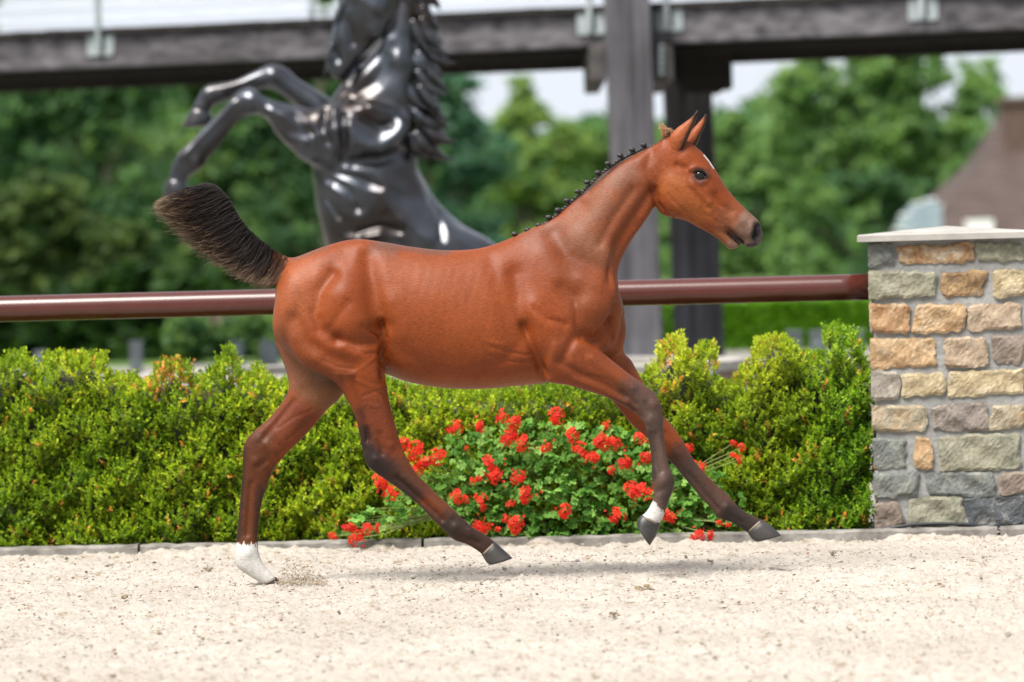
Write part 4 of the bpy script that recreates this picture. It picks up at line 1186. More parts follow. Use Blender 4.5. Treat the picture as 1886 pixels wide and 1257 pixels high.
def flower_mesh(seed, cnt=14):
    r = random.Random(seed); V = []; F = []; K = []
    for i in range(cnt):
        # floret direction over a dome
        q = math.sqrt(r.random()) * 1.05; a = r.uniform(0, 6.28)
        dv = Vector((q * math.cos(a), -math.sqrt(max(0.02, 1.1 - q * q)), q * math.sin(a))).normalized() * (.7 + .3 * q)
        c = dv * r.uniform(.75, 1.0)
        t = dv.cross(Vector((.3, .2, .9))).normalized(); b = dv.cross(t)
        col = np.array((0.72, 0.036, 0.022)) * r.uniform(.75, 1.15); col[1] *= r.uniform(.6, 1.8)
        p0 = r.uniform(0, 6.28)
        for k in range(5):
            g = p0 + k * 2 * math.pi / 5 + r.uniform(-.12, .12); e = t * math.cos(g) + b * math.sin(g); f = dv.cross(e)
            l = .46 * r.uniform(.85, 1.15); w = .15
            base = len(V)
            V += [c, c + e * l * .55 + f * w + dv * .05, c + e * l * .95 + f * w * .8 + dv * .09, c + e * l + dv * .06, c + e * l * .95 - f * w * .8 + dv * .09, c + e * l * .55 - f * w + dv * .05]
            F += [(base, base + 1, base + 2, base + 3), (base, base + 3, base + 4, base + 5)]
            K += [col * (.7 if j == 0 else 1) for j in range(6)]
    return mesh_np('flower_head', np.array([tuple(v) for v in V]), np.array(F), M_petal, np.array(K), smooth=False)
def gleaf_mesh(seed):
    r = random.Random(seed); V = [(0, 0, 0)]; n = 22
    col0 = [(.09, .23, .035), (.15, .32, .055), (.24, .42, .10), (.06, .16, .025)][seed % 4]
    ring1 = []; ring2 = []
    for i in range(n):
        a = -math.pi / 2 + .28 + i * (2 * math.pi - .56) / (n - 1)
        lob = 1 + .20 * math.cos((a + math.pi / 2) * 7 + math.pi) + r.uniform(-.03, .03)
        ring1.append((.5 * math.cos(a) * lob, .5 * math.sin(a) * lob, .10 + .06 * math.cos(5 * a)))
        ring2.append((math.cos(a) * lob, math.sin(a) * lob, .10 + .16 * math.cos(5 * a) + r.uniform(-.05, .05)))
    V += ring1 + ring2
    F3 = [(0, 1 + i, 2 + i) for i in range(n - 1)]; F4 = [(1 + i, 1 + n + i, 2 + n + i, 2 + i) for i in range(n - 1)]
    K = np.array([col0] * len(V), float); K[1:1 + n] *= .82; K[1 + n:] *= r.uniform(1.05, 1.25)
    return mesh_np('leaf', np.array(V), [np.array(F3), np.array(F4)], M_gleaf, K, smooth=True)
def geraniums():
    fm = [flower_mesh(i) for i in range(8)]; fl = flower_mesh(77, 2); lm = [gleaf_mesh(i) for i in range(8)]
    M_pot = simple('slate_grey_pot', (.10, .12, .15), (.17, .19, .23), 5, .5, bs=.1)
    r = random.Random(9); fy = kerbY(0) + .12
    plants = []
    for (pxc, lab, plab) in ((915, 'red flowering trailing geranium under the foal\'s belly, behind the near hind leg', 'slate grey flower pot under the red geranium by the near hind hoof'),
                             (1150, 'red flowering geranium spreading behind the forelegs', '')):
        b = at(pxc, 995, fy + .10)
        if pxc < 1000:
            po = empty('flower_pot', (b.x, fy + .12, 0)); tag(po, plab, 'flower pot')
            R = .135 if pxc > 1000 else .21
            mb = MB(); V = []; F = []; n = 28; prof = [(R * .78, -.01), (R * .97, .07), (R, .075), (R, .09), (R * .93, .09), (R * .9, .06)]
            for (rr_, z) in prof:
                for k in range(n): V.append((b.x + rr_ * math.cos(k * 6.2832 / n), fy + .12 + rr_ * math.sin(k * 6.2832 / n) * .55, z))
            for j in range(len(prof) - 1):
                for k in range(n): F.append((j * n + k, j * n + (k + 1) % n, (j + 1) * n + (k + 1) % n, (j + 1) * n + k))
            mb.add(V, F); mb.build('pot_body', M_pot, po, smooth=True)
            mb = MB(); mb.add([(b.x + R * .9 * math.cos(k * 6.2832 / n), fy + .12 + R * .9 * .55 * math.sin(k * 6.2832 / n), .068) for k in range(n)], [tuple(range(n))]); mb.build('potting_soil', M_soil, po)
        root = empty('geranium_plant', (b.x, fy + .12, .07)); tag(root, lab, 'geranium', 'red geraniums in front of the hedge')
        plants.append((root, Vector((b.x, fy + .1, .09))))
    # leaf positions inside an outline of the mass
    def inside(x, y):
        top = np.interp(x, [610, 690, 760, 830, 950, 1060, 1180, 1260, 1340, 1400], [985, 925, 880, 800, 775, 778, 800, 840, 880, 960])
        bot = np.interp(x, [610, 700, 800, 870, 1000, 1200, 1330, 1400], [1000, 985, 940, 985, 1003, 1005, 1000, 985])
        return top < y < bot
    st = [MB(), MB()]; extra = [([], [], []), ([], [], [])]; cnts = [0, 0]
    leaves = []
    while len(leaves) < 1200:
        x, y = r.uniform(610, 1400), r.uniform(770, 1010)
        if x < 800 and r.random() < .55: continue
        if x > 1290 and r.random() < .6: continue
        if inside(x, y): leaves.append((x, y))
    for i, (x, y) in enumerate(leaves):
        ip = 0 if x < 1030 + 25 * math.sin(y / 30) else 1
        root, c0_ = plants[ip]
        dep = fy - .03 - .09 * math.sin(max(0, min(1, (y - 770) / 220)) * 2.2) + abs(r.gauss(0, .035))
        dep = max(dep, kerbY(0) - .05) if y < 990 else max(dep, kerbY(0) - .03)
        p = at(x, y, dep)
        sc = r.uniform(.0095, .020)
        nrm = Vector((r.gauss(0, .7), -.65 + r.gauss(0, .35), .7 + r.gauss(0, .45))).normalized()
        q = nrm.to_track_quat('Z', 'Y'); me = lm[r.randrange(8)]
        roll = r.uniform(0, 6.28)
        mtx = Matrix.Translation(p) @ q.to_matrix().to_4x4() @ Matrix.Rotation(roll, 4, 'Z') @ Matrix.Scale(sc, 4)
        if sc > .0150 and cnts[ip] < 280 and (dep < fy):
            o = bpy.data.objects.new('leaf', me); COL.objects.link(o); o.parent = root; o.matrix_parent_inverse = wmat(root).inverted(); o.matrix_basis = mtx; cnts[ip] += 1
        else:
            n = len(me.vertices); V = np.empty(n * 3, np.float32); me.vertices.foreach_get('co', V)
            M4 = np.array(mtx); V = V.reshape(-1, 3) @ M4[:3, :3].T + M4[:3, 3]
            K = np.empty(n * 4, np.float32); me.color_attributes['Col'].data.foreach_get('color', K)
            e = extra[ip]; e[0].append(V); e[1].append(K.reshape(-1, 4)[:, :3])
            e[2].append((me, n))
        if r.random() < .30:
            mid = p.lerp(c0_, .5) + Vector((0, 0, .02)); st[ip].tube([p + nrm * -.002, mid, c0_ + Vector((r.uniform(-.1, .1), 0, 0))], .0013, 4, cap=False)
    for ip in (0, 1):
        Vl, Kl, Ml = extra[ip]
        F3, F4 = [], []; off = 0
        for (me, n) in Ml:
            for pl in me.polygons:
                f = [v + off for v in pl.vertices]; (F3 if len(f) == 3 else F4).append(f)
            off += n
        o = link('small_leaves', mesh_np('small_leaves', np.concatenate(Vl), [np.array(F3), np.array(F4)], M_gleaf, np.concatenate(Kl), smooth=True), plants[ip][0]); o['kind'] = 'stuff'
    for i, (x, y, rad) in enumerate(HEADS):
        ip = 0 if x < 1030 else 1
        root, c0_ = plants[ip]
        dep = fy - .10 - .05 * math.sin(max(0, min(1, (y - 770) / 220)) * 2.2) - r.uniform(0, .03)
        if y > 960: dep = kerbY(0) - .07
        p = at(x, y, dep)
        o = bpy.data.objects.new('flower_head', fm[i % 8]); COL.objects.link(o); o.parent = root; o.matrix_parent_inverse = wmat(root).inverted()
        s = rad * .92 / 532
        if rad > 12:
            for _ in range(r.randrange(1, 4)):
                a_ = r.uniform(0, 6.28); q_ = at(x + math.cos(a_) * rad * r.uniform(.9, 1.5), y + math.sin(a_) * rad * r.uniform(.7, 1.2), dep)
                of = bpy.data.objects.new('flower', fl); COL.objects.link(of); of.parent = root; of.matrix_parent_inverse = wmat(root).inverted()
                s2 = r.uniform(5, 7.5) / 532
                of.matrix_basis = Matrix.Translation(q_) @ Matrix.Rotation(r.uniform(0, 6.28), 4, 'Y') @ Matrix.Rotation(r.uniform(-.6, .6), 4, 'X') @ Matrix.Scale(s2, 4)
        o.matrix_basis = Matrix.Translation(p) @ Matrix.Rotation(r.uniform(0, 6.28), 4, 'Y') @ Matrix.Diagonal((s * r.uniform(.85, 1.2), s * .8, s * r.uniform(.7, 1.05), 1))
        tgt = c0_ + Vector((r.uniform(-.12, .12), .0, r.uniform(0, .06)))
        if x < 700: tgt = at(830, 950, fy)
        st[ip].tube([p + Vector((0, .01, 0)), p.lerp(tgt, .3) + Vector((0, .015, -.01)), p.lerp(tgt, .7) + Vector((0, .01, .01)), tgt], .0016, 5, cap=False)
    for ip in (0, 1):
        o = st[ip].build('stems', M_stem, plants[ip][0], smooth=True); o['kind'] = 'stuff'
geraniums()
# ================================================================== FOAL
FS = 600.0
def build_foal():
    P = []
    # trunk, rump to chest
    P.append(loft([(519, 497, 507, 552, 20, 0, .1), (532, 483, 502, 592, 46, 0, .1), (556, 470, 512, 632, 62, 0, .1), (600, 453, 570, 672, 71, 0, .1), (650, 441, 640, 688, 74, 0, .12),
                   (700, 445, 702, 688, 75, 0, .12), (760, 455, 752, 704, 80, 0, .08), (820, 461, 815, 715, 85, 0, .08), (880, 458, 885, 717, 86, 0, .15), (930, 443, 945, 712, 82, 0, .25),
                   (980, 420, 1008, 705, 75, 0, .38), (1022, 400, 1062, 690, 68, 0, .45), (1048, 377, 1108, 662, 61, 0, .45), (1068, 359, 1141, 625, 54, 0, .42), (1085, 342, 1147, 575, 47, 0, .35),
                   (1104, 323, 1138, 523, 39, 0, .28), (1124, 308, 1140, 492, 34, 0, .22), (1149, 291, 1154, 458, 30, 0, .18), (1175, 278, 1173, 428, 27, 0, .12), (1197, 268, 1190, 405, 26, 0, .08), (1214, 260, 1203, 384, 25, 0, .05)], p=2.1, n=56, step=6))
    # far side of the breast showing in front of the neck base
    P.append(loft([(1118, 520, 1092, 560, 30), (1140, 538, 1106, 590, 34), (1151, 575, 1108, 620, 36), (1153, 610, 1105, 650, 34), (1148, 645, 1108, 672, 30)], dc=34, n=24))
    # head
    P.append(loft([(1226, 252, 1205, 330, 24, 0, -.1), (1245, 253, 1208, 375, 29, 0, -.05), (1266, 259, 1216, 394, 33, 0, .05), (1284, 272, 1240, 402, 36, 0, .18), (1302, 290, 1262, 407, 37, 0, .25), (1321, 318, 1287, 420, 33, 0, .2),
                   (1339, 347, 1309, 430, 27, 0, .12), (1357, 369, 1328, 432, 22, 0, .05), (1375, 387, 1347, 433, 20, 0, 0), (1390, 400, 1362, 442, 21, 0, 0), (1401, 412, 1376, 449, 19, 0, 0), (1404, 426, 1388, 454, 13, 0, 0)], p=2.2, n=40, step=4))
    P.append(loft([(1300, 405, 1296, 424, 20), (1322, 419, 1317, 437, 17), (1338, 429, 1332, 449, 15), (1350, 436, 1343, 460, 13), (1361, 446, 1353, 459, 9)], n=24, step=4))
    P.append(loft([(1377, 440, 1366, 450, 15), (1389, 444, 1378, 457, 13), (1397, 444, 1389, 456, 9)], n=20, step=3))
    # near hind: rump and thigh down to the hoof
    P.append(loft([(655, 480, 560, 530, 22, -38), (690, 520, 535, 570, 33, -44), (704, 570, 530, 618, 38, -46), (708, 615, 545, 662, 38, -46), (708, 652, 585, 686, 34, -46), (709, 685, 616, 704, 29, -46),
                   (714, 722, 637, 733, 25, -46), (723, 762, 653, 765, 21, -46), (733, 799, 662, 801, 17, -46), (744, 832, 669, 838, 16, -46), (756, 855, 676, 858, 16, -46), (768, 873, 695, 874, 14, -46),
                   (782, 887, 712, 886, 12, -46), (797, 902, 731, 899, 11, -46), (822, 926, 768, 928, 10, -46), (846, 949, 797, 958, 11, -46), (858, 960, 815, 975, 13, -46), (872, 972, 836, 995, 14, -46), (888, 981, 857, 1002, 12, -46), (905, 993, 878, 1014, 11.5, -46), (914, 1001, 889, 1023, 13, -46)], n=36))
    # far hind
    P.append(loft([(640, 540, 520, 560, 30, 40), (660, 610, 505, 620, 34, 44), (655, 670, 516, 655, 32, 46), (640, 712, 529, 692, 28, 46), (624, 737, 530, 722, 25, 46), (604, 754, 516, 746, 22, 46), (582, 781, 497, 769, 19, 46), (558, 807, 473, 790, 17, 46),
                   (535, 829, 456, 806, 16, 46), (516, 850, 448, 826, 16, 46), (505, 864, 447, 848, 15, 46), (498, 880, 446, 872, 13, 46), (489, 904, 443, 906, 11, 46), (480, 940, 440, 942, 10, 46), (476, 975, 437, 975, 10, 46), (475, 997, 434, 1000, 12, 46), (477, 1018, 432, 1022, 14, 46), (483, 1034, 435, 1043, 13, 46), (491, 1046, 452, 1057, 11.5, 46), (500, 1055, 471, 1069, 11, 46), (509, 1064, 487, 1078, 11, 46)], n=32))
    # near fore
    P.append(loft([(1085, 560, 985, 600, 24, -40), (1092, 600, 990, 655, 32, -46), (1098, 636, 1004, 700, 34, -48), (1115, 653, 1045, 710, 29, -48), (1136, 671, 1082, 721, 25, -48), (1160, 690, 1118, 733, 21, -48), (1180, 704, 1150, 749, 18, -48), (1200, 719, 1172, 763, 17, -48),
                   (1216, 742, 1187, 780, 17.5, -48), (1222, 765, 1190, 794, 17, -48), (1222, 787, 1193, 806, 14, -48), (1224, 812, 1197, 826, 11.5, -48), (1229, 840, 1200, 850, 10.5, -48), (1234, 862, 1200, 872, 12, -48), (1241, 882, 1201, 890, 14, -48), (1240, 903, 1204, 906, 14, -48), (1233, 920, 1202, 920, 12, -48), (1227, 938, 1197, 932, 11.5, -48), (1222, 953, 1190, 943, 12, -48), (1214, 966, 1182, 950, 14, -48)], n=32))
    # far fore
    P.append(loft([(1140, 590, 1080, 640, 24, 40), (1148, 645, 1098, 700, 27, 46), (1163, 664, 1122, 732, 25, 46), (1177, 690, 1143, 758, 21, 46), (1196, 724, 1165, 784, 18, 46), (1219, 762, 1190, 806, 17, 46), (1242, 789, 1212, 827, 17, 46), (1258, 812, 1230, 846, 17.5, 46), (1272, 836, 1245, 862, 16, 46),
                   (1283, 854, 1258, 878, 12.5, 46), (1300, 873, 1276, 900, 11, 46), (1319, 892, 1297, 924, 10.5, 46), (1337, 908, 1312, 940, 12.5, 46), (1352, 924, 1325, 955, 14, 46), (1367, 939, 1346, 962, 13, 46), (1388, 950, 1363, 972, 11.5, 46), (1404, 959, 1377, 982, 12.5, 46)], n=32))
    # root of the tail
    P.append(loft([(560, 468, 548, 505, 14), (540, 474, 530, 500, 11), (520, 470, 508, 492, 8), (500, 457, 490, 476, 7), (478, 443, 470, 460, 6)], n=20))
    V, F = remesh(P, 2.5)
    x, y, d = V[:, 0], -V[:, 2], V[:, 1]
    V = smooth_mesh(V, F, 4, taubin=True)
    # soften the places where limbs flow into the trunk
    def w_(pts, r, a=1.0): return a * np.clip(1.4 - poly_dist(x, y, pts) / r, 0, 1)
    W = np.maximum.reduce([w_([(600, 500), (560, 560), (570, 640)], 50), w_([(650, 520), (680, 600)], 45, .9), w_([(1010, 560), (1060, 600), (1100, 600)], 55), w_([(1010, 650), (1040, 680)], 18, .5), w_([(1080, 420), (1120, 500), (1130, 560)], 40),
                           w_([(1215, 270), (1208, 330), (1200, 370)], 22), w_([(1350, 420), (1300, 405)], 12, .6), w_([(545, 487)], 18), w_([(1110, 540), (1130, 600)], 20)])
    V = smooth_mesh(V, F, 34, np.clip(W, 0, 1))
    V = smooth_mesh(V, F, 2)
    n, f, b = 'n', 'f', 'b'
    big = [
        # shoulder and triceps
        ([(985, 572), (1010, 602), (1032, 645)], 26, 8, n), ([(1005, 468), (1030, 520)], 24, 4, b), ([(1095, 565)], 34, 9, b), ([(948, 505), (955, 560), (968, 605)], 18, -6, n), ([(966, 600), (985, 650), (1002, 694)], 9, -8, n),
        ([(1015, 430), (1045, 470), (1090, 488), (1120, 500)], 16, -4.5, b), ([(1035, 530), (1058, 547)], 13, -5, b), ([(1060, 560), (1063, 600)], 7, -3, b), ([(1070, 515), (1100, 525)], 16, 3, b),
        ([(1125, 592), (1112, 612), (1096, 628), (1075, 620)], 10, -10, n), ([(1066, 612), (1050, 635), (1038, 660)], 9, -5, n), ([(985, 568), (1010, 590), (1040, 598)], 7, -2.5, n), ([(1020, 640), (1016, 672)], 12, 4, n),
        # breast
        ([(1141, 560), (1146, 620)], 9, 3, 'f'), ([(1133, 560), (1127, 600), (1130, 630)], 6, -6, 'a'), ([(1148, 585), (1140, 640)], 5, -3, 'a'),
        # forearm
        ([(1030, 668), (1070, 690), (1110, 706), (1150, 730)], 6, -3.5, n), ([(1090, 660), (1130, 692), (1165, 716)], 8, 3, n), ([(1060, 700), (1110, 722), (1150, 742)], 6, 2.5, n), ([(1145, 722), (1170, 745)], 5, -3, n),
        ([(1205, 745)], 9, 3, n), ([(1196, 775)], 7, 2.5, n), ([(1190, 742), (1196, 760)], 4, -2, n), ([(1206, 800), (1212, 840), (1218, 868)], 4, -3, n), ([(1223, 886)], 9, 2.5, n), ([(1212, 905), (1222, 902)], 5, -2, n),
        ([(1228, 812), (1242, 832)], 7, 2.5, f), ([(1250, 838)], 7, 2.5, f), ([(1268, 872), (1296, 908), (1322, 938)], 4, -3, f), ([(1338, 935)], 8, 2.5, f), ([(1345, 950), (1365, 962)], 4, -2, f), ([(1190, 745), (1222, 790)], 6, 2, f),
        # neck
        ([(1200, 352), (1170, 396), (1140, 444), (1130, 486), (1124, 520)], 9, -4.5, b), ([(1212, 372), (1185, 402), (1160, 440), (1142, 480)], 7, 2.5, b), ([(1083, 352), (1132, 303), (1186, 274)], 6, -2.5, b),
        ([(1150, 335), (1110, 390), (1075, 430)], 24, 4, b), ([(1178, 300), (1190, 330)], 12, 2.5, b), ([(1205, 345), (1190, 310), (1200, 280)], 8, -2.5, b), ([(1165, 350), (1130, 400), (1105, 450)], 8, -2.5, b),
        ([(1070, 380), (1030, 420)], 14, -2, b),
        # barrel
        ([(960, 630), (930, 665), (880, 690)], 12, -2.5, b), ([(800, 560), (850, 600)], 60, 3, b), ([(720, 600), (740, 650), (800, 690)], 14, -2.5, b), ([(905, 480), (925, 560), (940, 620)], 14, -2, b),
        # flank, stifle, thigh
        ([(676, 470), (684, 520), (692, 560), (703, 600)], 17, -8, n), ([(701, 595), (707, 625), (706, 692)], 6, -12, n), ([(712, 640), (716, 690)], 14, -3, n), ([(722, 560), (738, 610)], 24, 4, n),
        ([(636, 545), (650, 590)], 38, 12, n), ([(612, 506), (590, 535), (579, 575), (589, 606), (620, 624)], 13, -7.5, n), ([(620, 624), (660, 634), (694, 630)], 8, -4.5, n), ([(673, 458)], 20, 5, b), ([(636, 470), (612, 495)], 18, -3, b),
        ([(542, 525), (527, 590)], 28, 5, n), ([(665, 655), (680, 680)], 20, 6, n), ([(543, 590), (563, 628), (600, 656), (650, 672)], 15, -5.5, n), ([(585, 660), (620, 690)], 12, 3, n),
        ([(640, 560), (612, 600)], 8, -2, n), ([(650, 700), (668, 760), (676, 810)], 6, -4.5, n), ([(690, 700), (705, 760), (715, 800)], 13, 4.5, n), ([(700, 800), (704, 836)], 5, -3, n), ([(720, 820)], 9, 3.5, n), ([(690, 848)], 9, 3.5, n),
        ([(676, 792), (672, 830)], 5, -3, n), ([(730, 880), (770, 916), (815, 958)], 4.5, -4.5, n), ([(745, 880), (790, 918), (830, 952)], 6, 2, n), ([(838, 972)], 9, 3, n), ([(850, 990), (880, 1000)], 4.5, -2.5, n), ([(865, 975), (898, 1000)], 5, 1.5, n),
        # far hind
        ([(560, 720), (600, 700), (625, 690)], 14, -3, f), ([(540, 740), (500, 790), (480, 815)], 6, -3, f), ([(560, 760), (520, 810)], 14, 3, f), ([(480, 812), (505, 830)], 7, 3, f), ([(470, 850)], 8, 2.5, f), ([(462, 890), (458, 940), (455, 985)], 4, -3, f), ([(475, 860), (490, 850)], 5, -2, f), ([(455, 1020)], 9, 2.5, f),
        # head
        ([(1205, 350), (1210, 375), (1219, 390), (1236, 400)], 6, -6, b), ([(1238, 352), (1246, 372)], 24, 4, b), ([(1236, 330), (1262, 350), (1285, 378)], 10, 1.5, b), ([(1276, 342), (1290, 356), (1306, 375)], 4.5, 3.5, b), ([(1272, 346), (1286, 366), (1302, 384)], 4.5, -2.5, b),
        ([(1247, 305), (1262, 310), (1272, 318)], 6, -3.5, b), ([(1270, 314), (1282, 308), (1298, 312), (1304, 324)], 4.5, 3.2, b), ([(1274, 334), (1288, 338), (1300, 334)], 4, 2.2, b), ([(1287, 323)], 7.5, -4.5, b),
        ([(1318, 360), (1330, 378), (1345, 390)], 7, -3, b), ([(1310, 345), (1335, 375)], 6, 1.2, b), ([(1340, 425), (1352, 437), (1366, 448)], 4, -6, b), ([(1352, 420), (1365, 430)], 6, 2, b), ([(1300, 395), (1326, 412)], 4, -1.5, b), ([(1315, 392), (1330, 406), (1336, 420)], 3.5, -1.2, b),
        ([(1396, 416), (1394, 426), (1391, 436)], 5.5, -9, b), ([(1385, 412), (1382, 430)], 5, 2.5, b), ([(1370, 405), (1360, 415)], 7, 1.5, b), ([(1252, 280), (1262, 272)], 8, -2, b),
    ]
    for i in range(9):     # ribs showing faintly through the barrel
        xr_ = 752 + i * 19
        big.append(([(xr_ + 22, 500), (xr_ + 6, 560), (xr_ - 4, 620), (xr_ + 6, 670)], 7, 0.28, 'b'))
    big = [(a, b_, c * (1.3 if c < 0 else 1.15), e) for a, b_, c, e in big]
    V = sculpt(V, F, big)
    V = smooth_mesh(V, F, 2)
    rr = random.Random(12); fine = []
    # skin folds at the flank, elbow and throat, and a few veins
    for i in range(13):
        t = i / 12; a0 = math.radians(150 - 80 * t)
        L = rr.uniform(26, 44); cx, cy = 706, 618 + 10 * t
        fine.append(([(cx - 4, cy), (cx - L * .5 * abs(math.cos(a0)) - 6, cy - L * .5 * math.sin(a0) * .5), (cx - L * abs(math.cos(a0)) - 10, cy - L * math.sin(a0) * .9 + 6 * t)], 2.2, -1.1, n))
    for i in range(5):
        fine.append(([(703 - i * 2, 560 + i * 12), (708, 590 + i * 8), (712, 622)], 2.2, -.8, n))
    for pts in ([(655, 700), (690, 715), (720, 712)], [(620, 690), (650, 690), (690, 660)], [(668, 730), (690, 722), (712, 735)], [(672, 745), (695, 750)], [(510, 790), (540, 770), (575, 755)], [(530, 810), (556, 786)],
                [(1080, 690), (1120, 700), (1140, 715)], [(985, 570), (1005, 588), (1030, 592)], [(1130, 500), (1138, 470), (1156, 440), (1180, 415)], [(1262, 330), (1270, 352), (1290, 380)], [(1230, 360), (1262, 392)], [(640, 640), (672, 652), (700, 650)], [(596, 664), (620, 676), (650, 680)],
                [(905, 640), (940, 650), (975, 655)], [(900, 655), (945, 668), (980, 668)], [(890, 628), (930, 636)], [(1300, 350), (1310, 372), (1322, 384), (1335, 388)], [(690, 812), (712, 830)], [(1180, 770), (1200, 782)]):
        fine.append((pts, 2.6, rr.choice((-1.3, 1.1)), 'a'))
    V = sculpt(V, F, fine)
    V = smooth_mesh(V, F, 1, np.full(len(V), .6))
    # markings
    bay = (0.182, 0.037, 0.0068); dark = (0.020, 0.011, 0.009); black = (0.014, 0.012, 0.013); grey = (0.12, 0.082, 0.062)
    redb = (0.095, 0.024, 0.010); white = (0.48, 0.465, 0.45)
    tan_ = (0.17, 0.085, 0.042)
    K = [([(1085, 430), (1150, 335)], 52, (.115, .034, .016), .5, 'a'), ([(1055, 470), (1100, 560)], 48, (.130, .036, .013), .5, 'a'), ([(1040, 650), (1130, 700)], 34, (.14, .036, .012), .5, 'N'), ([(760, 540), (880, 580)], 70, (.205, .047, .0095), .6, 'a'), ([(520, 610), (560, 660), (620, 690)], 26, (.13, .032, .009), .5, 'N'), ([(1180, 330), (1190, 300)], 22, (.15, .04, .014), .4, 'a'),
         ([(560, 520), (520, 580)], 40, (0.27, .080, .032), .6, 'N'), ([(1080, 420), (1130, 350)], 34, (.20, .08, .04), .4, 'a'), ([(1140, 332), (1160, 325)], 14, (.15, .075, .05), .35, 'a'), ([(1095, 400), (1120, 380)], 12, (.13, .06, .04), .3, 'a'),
         ([(1060, 440), (1110, 470)], 22, (.19, .09, .055), .35, 'a'), ([(980, 440), (1010, 430)], 22, (.16, .07, .045), .4, 'a'), ([(700, 446), (760, 456), (820, 462)], 9, (.10, .045, .03), .7, 'a'), ([(690, 455), (720, 462)], 12, (.12, .06, .045), .5, 'a'),
         ([(540, 476), (600, 455)], 5, (.12, .05, .03), .6, 'a'), ([(1000, 410), (1080, 350), (1150, 292), (1225, 252)], 4, dark, .9, 'a'),
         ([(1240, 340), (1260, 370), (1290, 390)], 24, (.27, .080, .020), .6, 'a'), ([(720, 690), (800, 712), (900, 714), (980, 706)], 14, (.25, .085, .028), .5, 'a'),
         # inner far thigh and legs
         ([(560, 690), (600, 720), (640, 730)], 36, tan_, .75, 'F'), ([(525, 640), (545, 700)], 18, (.22, .09, .05), .6, 'F'), ([(590, 690), (640, 710)], 14, (.10, .06, .04), .6, 'F'),
         ([(540, 770), (470, 810)], 30, redb, .75, 'F'), ([(470, 830), (462, 1000)], 34, (.060, .018, .005), .85, 'F'), ([(446, 830), (437, 990)], 8, dark, .85, 'F'), ([(478, 900), (474, 990)], 7, dark, .6, 'F'),
         ([(690, 760), (700, 830)], 34, redb, .6, 'N'), ([(670, 800), (676, 838), (700, 866)], 15, dark, .85, 'N'), ([(662, 760), (668, 810)], 9, dark, .5, 'N'), ([(672, 838), (715, 868), (760, 905)], 22, (.016, .010, .009), .9, 'N'), ([(745, 855), (800, 910), (850, 965)], 16, (.065, .024, .012), .7, 'N'),
         ([(720, 895), (790, 950), (830, 985)], 12, (.028, .015, .012), .85, 'N'), ([(835, 965), (900, 1010)], 22, (.020, .013, .011), .92, 'N'),
         ([(1150, 715), (1180, 740)], 16, (.07, .034, .022), .6, 'N'), ([(1185, 722), (1205, 770)], 30, (.060, .038, .032), .85, 'N'), ([(1205, 780), (1222, 890), (1215, 935)], 24, (.070, .046, .038), .93, 'N'), ([(1195, 800), (1202, 880)], 7, (.022, .015, .013), .8, 'N'),
         ([(1120, 742), (1165, 752)], 8, dark, .55, 'N'), ([(1236, 880), (1226, 920)], 8, (.03, .024, .024), .6, 'N'),
         ([(1235, 850), (1262, 880)], 14, (.024, .014, .012), .85, 'F'), ([(1250, 830), (1285, 868)], 13, (.05, .024, .018), .8, 'F'), ([(1270, 870), (1340, 945), (1400, 975)], 24, (.055, .034, .027), .93, 'F'), ([(1288, 868), (1330, 910)], 7, (.07, .032, .020), .7, 'F'), ([(1345, 945), (1400, 972)], 18, (.016, .012, .011), .8, 'F'),
         ([(1150, 650), (1200, 740)], 16, (.24, .062, .018), .7, 'F'),
         # face
         ([(1345, 405), (1340, 430)], 24, (.19, .08, .04), .5, 'a'), ([(1385, 418), (1370, 440)], 24, grey, .85, 'a'), ([(1400, 425), (1392, 445)], 10, (.07, .055, .055), .85, 'a'), ([(1372, 398), (1388, 410)], 8, (.17, .10, .075), .7, 'a'),
         ([(1343, 429), (1354, 439), (1366, 449)], 4.0, (.03, .026, .028), .9, 'a'), ([(1345, 452), (1356, 456)], 6, (.19, .11, .08), .7, 'a'), ([(1377, 454), (1391, 451)], 4, (.03, .026, .028), .95, 'a'),
         ([(1396, 416), (1394, 426), (1391, 437)], 6, (.006, .006, .007), 1, 'a'), ([(1289, 323)], 13, (.05, .028, .022), .75, 'a'), ([(1276, 326), (1289, 334), (1300, 328)], 4, (.09, .05, .04), .5, 'a'), ([(1300, 318), (1304, 326)], 4, (.06, .03, .025), .7, 'a'),
         ([(1297, 286), (1308, 300), (1314, 310)], 1.1, (.55, .53, .5), .9, 'a'), ([(1250, 270), (1256, 276)], 5, dark, .6, 'a')]
    C = paint(V, F, bay, K)
    x, y, d = V[:, 0], -V[:, 2], V[:, 1]
    rag = 3 * np.sin(x * .9 + d) + 2.5 * np.sin(d * .7 + x * .35)
    m1 = (d > 8) & (x < 560) & (y > 1003 + rag); C[m1] = white
    m2 = (d < 8) & (x > 1165) & (x < 1240) & (y > 925 + (x - 1203) * .95 + rag * .5); C[m2] = white
    # ears join the body's surface
    ears = []
    for dc, rb in ((-17, [(1233, 264, 1250, 281, 8), (1235, 250, 1261, 268, 12), (1246, 237, 1268, 254, 11.5), (1258, 228, 1274, 240, 9), (1269, 220, 1280, 228, 6), (1278, 213, 1284, 217, 3.6), (1285, 206, 1288, 208, 1.6)]),
                   (17, [(1262, 262, 1276, 278, 12), (1268, 250, 1286, 262, 12), (1276, 238, 1291, 249, 10.5), (1285, 228, 1297, 236, 8), (1293, 219, 1300, 225, 5), (1300, 212, 1303, 215, 2)])):
        v, f_, t = loft(rb, dc=dc, n=26, step=2.0)
        # hollow the forward facing side of the ear
        cx = np.interp(-v[:, 2], [205, 290], [1290 if dc < 0 else 1306, 1250 if dc < 0 else 1272])
        ears.append((v, f_, t))
